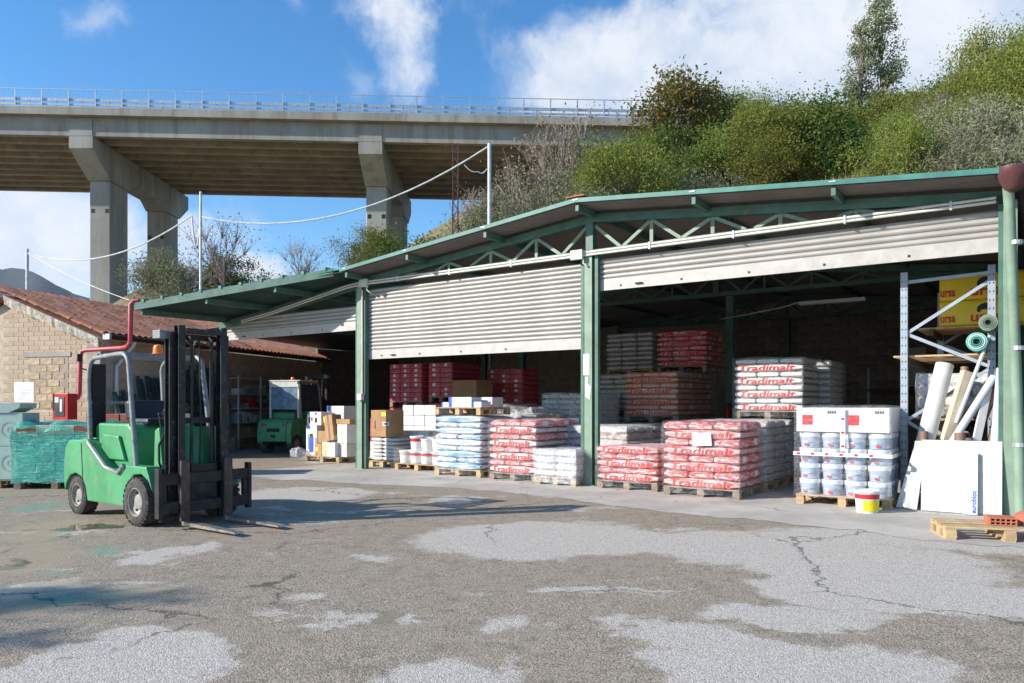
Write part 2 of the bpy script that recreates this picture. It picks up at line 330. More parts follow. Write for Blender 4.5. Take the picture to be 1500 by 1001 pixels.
    cm = N(nt, 'ShaderNodeTexNoise', {'Vector': P, 'Scale': .45, 'Detail': 2}).outputs['Fac']
    crack = MATH(nt, 'MULTIPLY', MATH(nt, 'SUBTRACT', 1.0, SMOOTH(nt, vc, .001, .0055)), SMOOTH(nt, cm, .47, .56))
    col = MIX(nt, MATH(nt, 'MULTIPLY', crack, .8), col, (.06, .055, .05))
    # small oil spots
    sp = N(nt, 'ShaderNodeTexNoise', {'Vector': P, 'Scale': 2.3, 'Detail': 4}).outputs['Fac']
    col = MIX(nt, MATH(nt, 'MULTIPLY', SMOOTH(nt, sp, .70, .76), .6), col, (.07, .065, .06))
    # puddles
    pud = SMOOTH(nt, blobs([(92,767,166,781), (85,781,120,789), (-20,822,24,836), (515,898,600,924), (372,848,420,860), (625,728,690,736)], PW), .02, .12)
    col = MIX(nt, MATH(nt, 'MULTIPLY', pud, .75), col, (.13, .115, .06))
    nt.links.new(col, b.inputs['Base Color'])
    rg = MATH(nt, 'SUBTRACT', MATH(nt, 'ADD', .78, MATH(nt, 'MULTIPLY', dryf, .15)), MATH(nt, 'MULTIPLY', pud, .72))
    nt.links.new(rg, b.inputs['Roughness']); b.inputs['Specular IOR Level'].default_value = .35
    hgt = MATH(nt, 'ADD', MATH(nt, 'MULTIPLY', grain.outputs['Distance'], -1.0), MATH(nt, 'MULTIPLY', fine, .9))
    hgt = MATH(nt, 'SUBTRACT', hgt, MATH(nt, 'MULTIPLY', crack, 1.2))
    hgt = MATH(nt, 'MULTIPLY', hgt, MATH(nt, 'SUBTRACT', 1.0, pud))
    bp = N(nt, 'ShaderNodeBump', {'Height': hgt, 'Strength': .5, 'Distance': .007}); nt.links.new(bp.outputs[0], b.inputs['Normal'])
    return m
def concrete_floor_mat():
    m, nt, b, tc = base_mat('yard_concrete'); P = tc.outputs['Object']
    n = N(nt, 'ShaderNodeTexNoise', {'Vector': P, 'Scale': .9, 'Detail': 8, 'Roughness': .65}).outputs['Fac']
    f = N(nt, 'ShaderNodeTexNoise', {'Vector': P, 'Scale': 60, 'Detail': 4}).outputs['Fac']
    c = MIX(nt, SMOOTH(nt, n, .35, .65), (.40, .37, .325), (.56, .52, .46)); c = MIX(nt, MATH(nt, 'MULTIPLY', SMOOTH(nt, f, .4, .7), .3), c, (.26, .245, .22))
    ws = N(nt, 'ShaderNodeTexNoise', {'Vector': P, 'Scale': 2.5, 'Detail': 5})
    v = N(nt, 'ShaderNodeTexVoronoi', {'Vector': N(nt, 'ShaderNodeVectorMath', {0: P, 1: N(nt, 'ShaderNodeVectorMath', {0: ws.outputs['Color'], 'Scale': .5}, operation='SCALE').outputs[0]}, operation='ADD').outputs[0], 'Scale': .55}, feature='DISTANCE_TO_EDGE').outputs['Distance']
    ck = MATH(nt, 'MULTIPLY', MATH(nt, 'SUBTRACT', 1.0, SMOOTH(nt, v, .002, .009)), SMOOTH(nt, n, .47, .55))
    c = MIX(nt, MATH(nt, 'MULTIPLY', ck, .75), c, (.09, .08, .07))
    st = N(nt, 'ShaderNodeTexNoise', {'Vector': P, 'Scale': 1.7, 'Detail': 6}).outputs['Fac']
    c = MIX(nt, MATH(nt, 'MULTIPLY', SMOOTH(nt, st, .58, .72), .45), c, (.24, .21, .17))
    nt.links.new(c, b.inputs['Base Color']); b.inputs['Roughness'].default_value = .85
    bp = N(nt, 'ShaderNodeBump', {'Height': f, 'Strength': .3, 'Distance': .01}); nt.links.new(bp.outputs[0], b.inputs['Normal'])
    return m
E = 2600
mb = MB(); mb.add([(-E,-E,0),(E,-E,0),(E,E,0),(-E,E,0)], [(0,1,2,3)])
tag(mb.build('ground', ground_mat()), kind='structure')
# concrete apron and hall floor: one sheet with an uneven outer edge
CF = concrete_floor_mat()
front = [(330,694),(400,703),(520,708),(640,714),(760,723),(830,731),(900,741),(960,748),(1040,757),(1120,764),(1180,771),(1260,778),(1330,790),(1420,797),(1500,803),(1640,812)]
pts = []
for i in range(len(front)-1):
    for k in range(8):
        u = k/8; px = front[i][0]*(1-u)+front[i+1][0]*u; py = front[i][1]*(1-u)+front[i+1][1]*u
        pts.append(G(px, py+2.2*noise.noise((px*.03, 1.7, 0))+1.2*noise.noise((px*.11, 4.2, 0))))
mb = MB(); n = len(pts)
back = []
for p in pts:
    rel = p-C1; s = rel.dot(SX); back.append(H(s, 12.6))
mb.add([(p.x, p.y, .004) for p in pts]+[(p.x, p.y, .004) for p in back], [(i, i+1, n+i+1, n+i) for i in range(n-1)])
mb.build('floor', CF); tag(bpy.data.objects['floor'], kind='structure')

# ================================================================== hillside
def crest(px):
    tab = [(-900,.06),(0,.08),(150,.12),(200,.15),(450,.15),(560,.185),(640,.235),(700,.265),(820,.285),(880,.27),(950,.272),(1100,.292),(1300,.33),(1500,.375),(1800,.41),(2600,.45)]
    for (a, ea), (b_, eb) in zip(tab, tab[1:]):
        if a <= px <= b_: return ea+(eb-ea)*(px-a)/(b_-a)
    return tab[0][1] if px < tab[0][0] else tab[-1][1]
def terrain(X, Y):
    rel = Vector((X, Y, 0))-C1; t = rel.dot(TX)
    px = HX+X/max(Y, 5)*F
    zc = HC+43*crest(px)
    tb = 13.0; left = rel.dot(SX) < -11.6 and Y > 31.5
    if t < tb and not left: return -1.0
    # where the bank starts on this view ray: behind the back wall, or behind the tiled building
    Yb = Y-(t-tb)/max(.3, TX.y+TX.x*X/Y)
    if left: Yb = min(Yb, 31.5); t = tb+(Y-Yb)
    u = max(0, min(1.25, (Y-Yb)/max(4, 43-Yb)))
    z0 = min(3.6, zc*.8)
    z = z0+(zc-z0)*(u**(.48 if px < 900 else min(.75, .48+(px-900)*.0018)) if u < 1 else 1+.25*(u-1))
    if px < 560: z = min(z, zc)
    return z*min(1, (t-tb)/.8+.0)+.35*noise.noise((X*.25, Y*.25, 0))-.0
gx, gy = 110, 60
mb = MB(); vs = []; fs = []
for j in range(gy+1):
    for i in range(gx+1):
        X = -38+i*100/gx; Y = 17+j*48/gy; vs.append((X, Y, terrain(X, Y)))
for j in range(gy):
    for i in range(gx):
        a = j*(gx+1)+i; q = (a, a+1, a+gx+2, a+gx+1)
        if max(vs[k][2] for k in q) > -.9: fs.append(q)
mb.add(vs, fs); tag(mb.build('hillside', M['soil'], smooth=True), kind='structure')
# far mountain
mb = MB(); vs = []; fs = []; n = 60
prof = [(-420,455),(-300,415),(-150,385),(-60,372),(0,394),(30,393),(48,396),(70,410),(95,424),(120,434),(150,440),(200,449),(330,470),(520,520)]
def mpy(px):
    for (a, ya), (b_, yb) in zip(prof, prof[1:]):
        if a <= px <= b_: return ya+(yb-ya)*(px-a)/(b_-a)
ZM = 1700
for i in range(n+1):
    px = -420+940*i/n; p = at(px, mpy(px)+2.5*noise.noise((px*.07, 0, 0)), ZM)
    for j, (dz, hh) in enumerate(((-400, 0), (-240, .36), (-110, .7), (0, 1), (320, .5), (600, 0))):
        vs.append((p.x*(1+dz/ZM), ZM+dz+28*noise.noise((px*.05, j*2.3, 0)), max(0, p.z)*hh*(1+.12*noise.noise((px*.06, j*1.7, 3))*(j not in (3,)))-1))
for i in range(n):
    for j in range(5): a = i*6+j; fs.append((a, a+1, a+7, a+6))
mb.add(vs, fs); tag(mb.build('mountain', M['mountain'], smooth=True), kind='structure')

# ================================================================== viaduct
GR = -.02
def dz(X): return GR*X
BZ0 = HC+(HY-212)/F*47          # girder soffit at X=0
br = empty('viaduct', (.45, 47, 0), 0, 'long concrete motorway viaduct on twin rectangular piers above the yard', 'viaduct')
XL, XR = -75, 15
def long_box(mb, y0, y1, z0, z1, xa=XL, xb=XR):
    mb.add([(x, y, z+BZ0+dz(x)) for x in (xa, xb) for y, z in ((y0, z0), (y1, z0), (y1, z1), (y0, z1))],
           [(0,1,2,3),(4,7,6,5),(0,4,5,1),(1,5,6,2),(2,6,7,3),(3,7,4,0)]); return mb
long_box(MB(), -.42, 13.9, 1.17, 1.40).build('deck_slab', M['bridge_under'], br)
long_box(MB(), -.50, -.425, 1.14, 1.62).build('slab_edge', M['bridge'], br)
for k in range(10):
    y = .0+k*1.42
    long_box(MB(), y, y+.42, 0, 1.168).build('girder', M['bridge'] if k == 0 else M['bridge_under'], br)
for X in (-75, -68, -62.2, -56.3, -50.2, -44.3, -38.2, -32.2, -23.5, -18.8, -14.2, -4.5, .2, 5, 9.8):
    for k in range(9):
        y = .425+k*1.42; mb = MB(); mb.box(X-.1, X+.1, y, y+.99, BZ0+dz(X)+.25, BZ0+dz(X)+1.16); mb.build('diaphragm', M['bridge_under'], br)
for X in (-63.4, -45.3, -27.2, -9.1):
    z = BZ0+dz(X)-.03; w = .74
    cap = MB()
    prof_ = [(-.05, z), (-.05, z-.75), (2.1, z-2.15), (4.6, z-2.15), (5.5, z-1.55), (9.0, z-1.55), (9.9, z-2.15), (12.4, z-2.15), (14.0, z-1.0), (14.0, z)]
    cap.add([(X-w, y, q) for y, q in prof_]+[(X+w, y, q) for y, q in prof_], [tuple(range(10)), tuple(range(19, 9, -1))]+[(i, (i+1) % 10, (i+1) % 10+10, i+10) for i in range(10)])
    cap.build('pier_cap', M['bridge'], br)
    mb = MB(); mb.box(X-.72, X+.72, -.06, -.003, z+.02, z+1.12); mb.build('end_block', M['bridge'], br)
    for y0 in (2.15, 9.95):
        mb = MB(); mb.box(X-.68, X+.68, y0, y0+2.3, -.5, z-2.152); p = mb.build('pier', M['bridge'], br, bevel=.06, seg=1)
        for sx in (-.58, .34):
            h = MB(); h.box(X+sx, X+sx+.24, y0-.012, y0+.05, z-4.25, z-3.98); h.build('drain_hole', M['black'], p)
for i in range(54):
    X = XL+.8+i*1.66; z = BZ0+dz(X)+1.62
    if X < -46 or X > 11.5: continue
    mb = MB(); mb.box(X-.035, X+.035, -.47, -.41, z, z+1.12); mb.build('fence_post', M['galv'], br)
    mb = MB(); mb.box(X+.78, X+.86, -.36, -.28, z-.1, z+.55); mb.build('guardrail_post', M['galv'], br)
for nm, z0, z1, y0, y1 in (('top_rail', 2.70, 2.74, -.46, -.42), ('guardrail', 2.0, 2.18, -.40, -.363), ('guardrail', 1.74, 1.86, -.40, -.363), ('kerb_rail', 1.62, 1.66, -.46, -.42)):
    long_box(MB(), y0, y1, z0, z1, -48, 12).build(nm, M['galv'], br)
mb = MB()
for i in range(290): 
    X = -47.5+i*.205; long_box(mb, -.447, -.441, 1.66, 2.70, X, X+.006)
mb.build('mesh_wire', M['galv'], br)

# ================================================================== warehouse
wh = empty('warehouse', C1, HA, 'open-fronted green steel warehouse with roller shutters and corrugated roof', 'warehouse')
SC2, SC3, SR = 5.72, 11.85, 5.80        # columns and ridge along the front
RIDGE, EAVE = 4.80, 4.22
def roof_z(s):
    if s < 0: return EAVE+.11*s
    return RIDGE-(RIDGE-EAVE)*abs(s-SR)/SR if s < SR else RIDGE-(RIDGE-EAVE)*(s-SR)/6.05
def front_t(s): return -.55 if s >= -.2 else -.55-(-.2-s)*.343        # canopy edge runs forward on the left
def sheet(name, s0, s1, ns, mat, lift, thick=None):
    nt_ = 150; vs = []; fs = []
    prof_ = []
    for i in range(ns+1):
        s = s0+(s1-s0)*i/ns
        for j in range(nt_*4+1):
            u = j/(nt_*4); t = front_t(s)+(12.8-front_t(s))*u
            rib = (0, .028, .028, 0)[j % 4]
            vs.append((s, t, roof_z(s)+rib+lift))
    m_ = nt_*4+1
    fs = [(i*m_+j, i*m_+j+1, (i+1)*m_+j+1, (i+1)*m_+j) for i in range(ns) for j in range(m_-1)]
    mb = MB(); mb.add(vs, fs); return mb.build(name, mat, wh)
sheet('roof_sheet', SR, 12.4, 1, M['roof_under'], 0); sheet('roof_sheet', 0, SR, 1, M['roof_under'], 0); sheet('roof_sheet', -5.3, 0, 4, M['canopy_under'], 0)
mb = MB(); mb.add([(-5.28, 1.2, 3.66), (-8.0, 1.2, 3.58), (-10.8, 8.1, 3.56), (-10.95, 12.8, 3.56), (-5.28, 12.8, 3.66)], [(0, 1, 2, 3, 4)]); mb.build('added_shade_roof', M['canopy_under'], wh)  # roof sheet added beside the hall to keep sun off the left bay
# roof build-up above the lining: outer sheet
sheet('outer_sheet', SR, 12.4, 1, M['roof_top'], .06); sheet('outer_sheet', 0, SR, 1, M['roof_top'], .06); sheet('outer_sheet', -5.3, 0, 4, M['roof_top'], .06)
def edge_trim(s0, s1, n=1, h=.10, mat='fascia'):
    mb = MB()
    for i in range(n):
        a, b_ = s0+(s1-s0)*i/n, s0+(s1-s0)*(i+1)/n
        mb.bar((a, front_t(a)-.02, roof_z(a)+.045), (b_, front_t(b_)-.02, roof_z(b_)+.045), .03, h)
    return mb.build('roof_edge', M[mat], wh)
edge_trim(SR, 12.42, 1, .07); edge_trim(0, SR, 1, .07)
edge_trim(-5.3, -.2, 1, .17, 'green_steel')
mb = MB(); mb.bar((SR, -.6, RIDGE+.11), (SR, 12.8, RIDGE+.11), .34, .02); mb.build('ridge_cap', M['brick_red'], wh)
# columns
def column(s, t, h, w=.15, mat='pale_green'):
    mb = MB(); mb.box(s-w/2, s+w/2, t-.012, t, 0, h); mb.box(s-w/2, s+w/2, t+w-.012, t+w, 0, h); mb.box(s-.012, s+.012, t, t+w-.012, 0, h)
    mb.box(s-w/2-.06, s+w/2+.06, t-.05, t+w+.05, 0, .018)
    return mb.build('column', M[mat], wh)
for s in (-5.2, 0, SC2, SC3): column(s, 0, 4.02 if s >= 0 else 3.2, .15)
for s, t in ((SC2+.35, 6.2), (0, 6.2), (SC3, 6.2), (-3.5, 9.0)): column(s, t, 4.0, .18, 'green_steel')
for s, t in ((0, 12.3), (SC2, 12.3), (SC3, 12.3)): column(s, t, 4.0, .18, 'green_steel')
# trusses
TOPC = lambda s: roof_z(s)-.13
def truss(t, first):
    m1 = M['green_steel']; m2 = M['pale_green'] if first else M['green_steel']
    for a, b_ in ((0, SR), (SR, SC3)):
        mb = MB(); mb.bar((a, t+.1, TOPC(a)), (b_, t+.1, TOPC(b_)), .12, .14); mb.build('top_chord', m1, wh)
    mb = MB(); mb.bar((0, t+.1, 4.07), (SC3, t+.1, 4.07), .12, .1); mb.build('bottom_chord', m1, wh)
    mb = MB(); mb.bar((SC2, t+.1, 4.02), (SC2, t+.1, TOPC(SC2)-.07), .14, .14); mb.build('king_post', M['green_steel'], wh)
    for sg in (-1, 1):
        last = SC2
        for k in range(4):
            s = SC2+sg*(1.15+1.05*k); zt = TOPC(s)-.07
            if zt-4.12 < .04: continue
            mb = MB(); mb.box(s-.03, s+.03, t+.085, t+.12, 4.12, zt); mb.build('truss_post', m2, wh)
            hw = .53*min(1, (zt-4.12)/.36+.25)
            for e in (-1, 1):
                mb = MB(); mb.bar((s+e*.035, t+.1, zt-.02), (s+e*hw, t+.1, 4.12), .035, .055); mb.build('truss_brace', m2, wh)
        mb = MB(); mb.bar((SC2+sg*.08, t+.1, TOPC(SC2)-.12), (SC2+sg*.58, t+.1, 4.12), .035, .055); mb.build('truss_brace', m2, wh)
truss(0, True); truss(6.2, False); truss(12.1, False)
mb = MB(); mb.bar((0, .1, 4.07), (-3, .1, roof_z(-3)-.2), .12, .16); mb.bar((-3, .1, roof_z(-3)-.2), (-5.3, .1, roof_z(-5.3)-.2), .12, .16); mb.build('canopy_beam', M['green_steel'], wh)
for s in (SR, 7.85, 9.85, 11.85, 3.85, 1.9, .15):
    mb = MB(); z = roof_z(s)-.075
    mb.box(s-.03, s+.03, -.53, 12.7, z-.05, z+.055); mb.build('purlin', M['green_steel'], wh)
    mb = MB(); mb.box(s-.045, s+.045, -.595, -.575, z+.12, z+.135); mb.build('edge_clip', M['galv'], wh)
for s in (-1.6, -3.3, -5.0):
    mb = MB(); z = roof_z(s)-.1; mb.box(s-.04, s+.04, front_t(s)+.02, 12.7, z-.06, z+.06); mb.build('purlin', M['green_steel'], wh)
for i in range(10):
    s = -.4-i*.5; mb = MB(); t = front_t(s); z = roof_z(s)+.11
    mb.box(s-.05, s+.05, t-.04, t+.1, z, z+.07); mb.build('edge_clip', M['fascia'], wh)
# shutters
def slat_mesh(L, h):
    mb = MB(); n = 7; pr = []
    for i in range(n+1):
        u = i/n; pr.append((-.028*math.sin(math.pi*u)**.7, u*h*.94))
    vs = [(x, y, z) for x in (0, L) for y, z in pr]+[(x, .014, z) for x in (0, L) for z in (0, h)]
    m_ = n+1; fs = [(i, i+1, m_+i+1, m_+i) for i in range(n)]+[(2*m_, 2*m_+1, 2*m_+3, 2*m_+2)]
    mb.add(vs, fs); return mb.mesh('slat', M['shutter'], smooth=True)
def shutter(s0, s1, zb, zt, h, t):
    sh = empty('roller_shutter', (s0, t, 0)); sh.parent = wh
    me = slat_mesh(s1-s0, h); z = zb+.2
    while z < zt-.01:
        place('slat', me, sh, (0, 0, z), (random.uniform(-.006, .006), 0, 0)); z += h
    mb = MB(); mb.box(0, s1-s0, -.02, .02, zb, zb+.197); mb.build('bottom_rail', M['shutter_rail'], sh)
    for k in range(int((s1-s0)/1.1)):
        b_ = MB(); b_.box(.4+k*1.1, .43+k*1.1, -.03, -.021, zb+.05, zb+.08); b_.build('rivet', M['dark_metal'], sh)
    b_ = MB(); b_.tube([(.7, -.03, zb+.07), (.7, -.05, zb+.07), (.82, -.05, zb+.07), (.82, -.03, zb+.07)], .012, 6); b_.build('handle', M['dark_metal'], sh)
    return sh
shutter(.14, SC2-.13, 2.40, 3.86, .083, .14)
shutter(SC2+.15, SC3-.1, 3.40, 3.95, .088, .14)
shutter(-5.08, -.14, 3.06, 3.60, .085, .14)
for s in (.13, SC2-.14, SC2+.14, SC3-.1, -.13):
    mb = MB(); mb.box(s-.03, s+.03, .03, .115, .02, 4.0); mb.build('shutter_guide', M['green_steel'], wh)
# conduits with brackets, junction boxes
for dzv, a, b_ in ((.0, .1, 11.7), (.05, .1, 11.7)):
    mb = MB(); mb.tube([(a, -.04, 4.02+dzv), (b_, -.04, 4.02+dzv)], .02, 8); mb.build('conduit', M['conduit'], wh, smooth=True)
for k in (0, .05):
    mb = MB(); mb.tube([(.1, -.04, 4.02+k), (-.4, -.04, 3.98+k), (-3, -.04, roof_z(-3)-.3+k), (-4.2, -.04, roof_z(-4.2)-.3+k)], .018, 8); mb.build('conduit', M['conduit'], wh, smooth=True)
for s, z in ((SC2-.18, 4.03), (.22, 4.03)):
    mb = MB(); mb.box(s-.12, s+.12, -.12, -.062, z-.08, z+.09); mb.build('junction_box', M['offwhite'], wh, bevel=.01)
for s in (1.2, 2.6, 4.1, 6.9, 8.3, 9.9, 11.2):
    mb = MB(); mb.box(s-.015, s+.015, -.066, -.0, 3.985, 4.10); mb.build('conduit_clip', M['galv'], wh)
for s in (SC2-.06, .3):
    mb = MB(); mb.tube([(s, -.07, 3.95), (s, -.07, 3.88), (s+.06, -.05, 3.83), (s+.06, .02, 3.8)], .014, 6); mb.build('conduit_drop', M['conduit'], wh, smooth=True)
mb = MB(); mb.tube([(.11, -.03, 3.9), (.11, -.03, 1.62)], .02, 6); mb.build('conduit_drop', M['conduit'], wh)
mb = MB(); mb.box(.0, .14, -.09, -.0, 1.5, 1.64); mb.build('switch_box', M['offwhite'], wh, bevel=.01)
mb = MB(); mb.box(SC2-.09, SC2+.03, -.02, -.014, 1.93, 2.3); mb.build('notice', M['paper'], wh)
mb = MB(); mb.prism([(SC2-.05, 1.55), (SC2+.04, 1.5), (SC2+.06, 1.72), (SC2+.0, 1.78), (SC2+.01, 1.88), (SC2-.05, 1.9)], -.02, -.014); mb.build('torn_notice', M['paper'], wh)
# back wall, side walls
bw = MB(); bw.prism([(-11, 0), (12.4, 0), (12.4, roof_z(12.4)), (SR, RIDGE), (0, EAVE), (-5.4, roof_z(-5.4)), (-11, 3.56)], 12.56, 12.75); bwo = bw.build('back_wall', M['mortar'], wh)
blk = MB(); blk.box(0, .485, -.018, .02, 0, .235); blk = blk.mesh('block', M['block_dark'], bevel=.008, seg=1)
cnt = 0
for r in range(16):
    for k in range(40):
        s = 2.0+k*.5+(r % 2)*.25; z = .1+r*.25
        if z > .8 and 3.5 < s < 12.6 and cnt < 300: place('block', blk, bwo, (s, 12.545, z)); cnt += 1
mb = MB(); mb.box(12.05, 12.15, .3, 12.5, 0, 4.2); mb.build('side_wall', M['green_steel'], wh)
mb = MB()
for i in range(10): mb.box(12.02+i*.16, 12.12+i*.16, -.02, .03, 0, 4.2)
mb.box(12.0, 13.6, .031, .06, 0, 4.2); mb.build('cladding', M['green_steel'], wh)
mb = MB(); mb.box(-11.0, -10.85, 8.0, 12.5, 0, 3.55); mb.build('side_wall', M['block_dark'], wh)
# downpipe and hopper
mb = MB(); mb.tube([(11.84, -.40, 4.1), (11.85, -.3, 3.9), (11.95, -.22, .75), (11.96, -.22, .08)], .062, 12); mb.build('downpipe', M['pale_green'], wh, smooth=True)
mb = MB(); mb.lathe([(.05, 0), (.1, .03), (.17, .16), (.2, .2), (.2, .28), (.17, .28)], 16, Matrix.Translation((11.9, -.45, 4.03))); mb.build('rain_hopper', M['brown_gutter'], wh, smooth=True)
for z in (.9, 2.1, 3.4):
    mb = MB(); mb.lathe([(.07, 0), (.075, .0), (.075, .05), (.07, .05)], 12, Matrix.Translation((11.95-.03*(z-.9)/2.5, -.22-.03*(z-.9), z))); mb.build('pipe_clip', M['galv'], wh)
# lamp trough and its cable
mb = MB(); mb.box(7.9, 9.2, 5.3, 5.45, 3.55, 3.62); mb.build('lamp_trough', M['offwhite'], wh)
mb = MB(); mb.tube([(7.9, 5.37, 3.62), (7.5, 5.5, 3.55), (6.5, 6.0, 3.5), (5.9, 6.1, 3.45)], .012, 6); mb.build('lamp_cable', M['conduit'], wh)
mb = MB(); mb.box(8.85, 9.5, 12.35, 12.5, 1.9, 3.0); mb.build('meter_cabinet', M['offwhite'], wh)

# ================================================================== tile-roofed building
TA = math.atan2(.966, .26)-math.pi/2       # its long side runs away, 15 degrees right of the view axis
TB = Vector((-10.15, 18.7, 0))
tb = empty('tiled_building', TB, TA, 'low block-walled building with terracotta barrel-tile roof beside the warehouse', 'building')
# local: x to the right across the gable (0 is the right corner), y along the side wall
GW, EH, RH, LEN = 5.6, 3.12, 4.22, 11.0
gw = MB(); gw.prism([(-GW, 0), (-.02, 0), (-.02, EH-.1), (-GW/2, RH-.14), (-GW, EH-.1)], .008, .25); gwo = gw.build('gable_wall', M['mortar_tan'], tb)
blk = MB(); blk.box(0, .325, -.0, .04, 0, .112); blkm = blk.mesh('block', M['block_tan'], bevel=.006, seg=1)
for r in range(33):
    for k in range(9):
        x = -.42-.333-k*.333-(r % 2)*.166; z = .03+r*.120
        top = EH-.05+(-x-.4)*.39
        if x < -3.1 or z+.12 > top: continue
        if -2.35 < x+.2 < -1.0 and 1.25 < z+.07 < 2.62: continue
        place('block', blkm, gwo, (x, .0, z), (0, 0, 0))
mb = MB(); mb.box(-2.25, -1.0, -.002, .007, 1.28, 2.6); nich = mb.build('bricked_window', M['mortar'], gwo)
rb = MB(); rb.box(0, .36, 0, .03, 0, .17); rbm = rb.mesh('block', M['block_rough'], bevel=.02, seg=1)
for r in range(7):
    for k in range(4):
        x = -2.25+k*.39-(r % 2)*.16
        if x < -2.26 or x+.36 > -.98: continue
        place('block', rbm, nich, (x, -.016+random.uniform(0, .010), 1.3+r*.185))
mb = MB(); mb.box(-2.4, -.92, -.02, .03, 2.62, 2.74); mb.build('lintel', M['concrete'], gwo)
mb = MB(); mb.box(-.42, .02, -.03, .3, 0, EH-.12); mb.build('corner_pillar', M['concrete'], tb, bevel=.015)
# ragged concrete verge
mb = MB(); n = 40; vs = []
for i in range(n+1):
    x = .15-i*(GW/2+.15)/n; z = EH-.02+(.15-x)*.392-.16; e = .04*noise.noise((x*3, 0, 1))+.03*noise.noise((x*9, 2, 1))
    vs += [(x, -.22+e, z-.14+e), (x, -.26+e*.6, z+.1), (x, .2, z+.1), (x, .2, z-.14)]
fs = [(i*4+k, i*4+(k+1) % 4, i*4+4+(k+1) % 4, i*4+4+k) for i in range(n) for k in range(4)]
mb.add(vs, fs+[(0, 1, 2, 3)]); mb.build('verge', M['plaster'], tb)
sw = MB(); sw.box(-.2, -.008, .3, LEN, 0, EH-.1); swo = sw.build('side_wall', M['mortar_tan'], tb)
sb = MB(); sb.box(-.02, .03, 0, .325, 0, .112); sbm = sb.mesh('block', M['block_tan'], bevel=.006, seg=1)
for r in range(25):
    for k in range(12):
        place('block', sbm, swo, (-.03, .32+k*.333+(r % 2)*.166, .03+r*.120))
# roof
rf = MB(); rf.add([(.28, -.2, EH-.06), (-GW/2, -.2, RH-.02), (-GW/2, LEN, RH-.02), (.28, LEN, EH-.06), (-GW-.28, -.2, EH-.06), (-GW-.28, LEN, EH-.06)], [(0, 1, 2, 3), (1, 4, 5, 2)]); rfo = rf.build('roof', M['tile'], tb)
def tile_mesh(up):
    L, r0, r1, n = .42, .085, .10, 6; vs = []
    for rr, x in ((r1, 0), (r0, L)):
        for q in (0, .016):
            for i in range(n+1):
                a = math.pi*i/n; s_ = 1 if up else -1
                vs.append((-x, -(rr-q)*math.cos(a), s_*(rr-q)*math.sin(a)*.8))
    m_ = n+1; fs = []
    for i in range(n): fs += [(i, i+1, 2*m_+i+1, 2*m_+i), (m_+i, 3*m_+i, 3*m_+i+1, m_+i+1), (i, m_+i, m_+i+1, i+1)]
    mb = MB(); mb.add(vs, fs); return mb.mesh('tile', M['tile'], smooth=True)
tm_up, tm_dn = tile_mesh(True), tile_mesh(False)
sl_a = math.atan2(RH-EH, GW/2+.1); SLn = (GW/2+.28)/math.cos(sl_a)
nr = int(SLn/.36)+1; cnt = 0; rest = MB()
for k in range(50):
    y = -.16+k*.225
    if y > LEN-.1: break
    for r in range(nr):
        for up in (True, False):
            dsl = .02+r*.36 if up else -.03+r*.36
            x = .30-dsl*math.cos(sl_a); z = EH-.06+dsl*math.sin(sl_a)+(.055 if up else .085)+random.uniform(0, .012)
            if x < -GW/2: continue
            yy = y if up else y+.1125
            rot = (random.uniform(-.03, .03), sl_a+.03, random.uniform(-.03, .03))
            if up and cnt < 300: place('tile', tm_up, rfo, (x, yy, z), rot); cnt += 1
            else:
                Mx = Matrix.Translation((x, yy, z)) @ Matrix.Rotation(sl_a+.03, 4, 'Y')
                me = tm_up if up else tm_dn
                rest.add([v.co for v in me.vertices], [tuple(p.vertices) for p in me.polygons], Mx)
tag(rest.build('tile_courses', M['tile'], rfo, smooth=True), kind='stuff')
for k in range(26):
    mb_ = place('ridge_tile', tm_up, rfo, (-GW/2, .2+k*.4, RH+.04), (0, 0, R(90)), (1, 1.3, 1.2))
mb = MB(); n = 10
vs = [(.36+.075*math.cos(math.pi+math.pi*i/n), y, EH-.02+.09*math.sin(math.pi+math.pi*i/n)) for y in (-.15, LEN) for i in range(n+1)]
mb.add(vs, [(i, i+1, n+2+i, n+1+i) for i in range(n)]+[tuple(range(n+1))]); mb.build('gutter', M['dark_metal'], tb, smooth=True)
mb = MB(); mb.box(.26, .46, -.22, -.152, EH-.12, EH+.02); mb.build('gutter_end', M['galv'], tb)
mb = MB(); mb.tube([(.36, .75, EH-.1), (.3, .75, EH-.2), (.06, .45, EH-.75), (.08, .42, EH-1.1), (.08, .42, .1)], .05, 10); mb.build('downspout', M['tube_grey'], tb, smooth=True)
# red fire main: from the canopy down to the hose cabinet
def W2L(p): return Matrix.Rotation(-TA, 4, 'Z') @ (Vector(p)-TB)
zq = 17.6
pp = [at(204, 440, zq), at(196, 441, zq), at(191.5, 446, zq), at(191, 490, zq), at(190.5, 502, zq), at(186, 508, 17.9), at(178, 510, 18.1), at(128, 513, 18.5), at(120, 515, 18.52), at(118, 522, 18.52), at(116.5, 576, 18.52), at(114, 583, 18.52), at(106, 586, 18.52)]
mb = MB(); mb.tube(pp, .052, 12); o = mb.build('fire_main', M['redpipe'], smooth=True); tag(o, 'red fire water pipe bending down the block wall to hose cabinet', 'pipe')
hc = empty('hose_cabinet', at(92.5, 615, 18.40), TA, 'red fire hose cabinet with glass door on tan block wall', 'hose cabinet')
mb = MB(); mb.box(-.22, .24, -.10, .19, 0, .64); mb.build('cabinet', M['red'], hc, bevel=.01)
mb = MB(); mb.box(-.15, .14, -.112, -.102, .08, .56); g_ = mb.build('glass_door', M['glass'], hc)
mb = MB(); mb.box(-.13, -.02, -.118, -.1125, .42, .55); mb.build('sticker', M['paper'], g_)
mb = MB(); mb.box(.02, .08, -.118, -.1125, .2, .5); mb.build('instructions', M['paper'], g_)
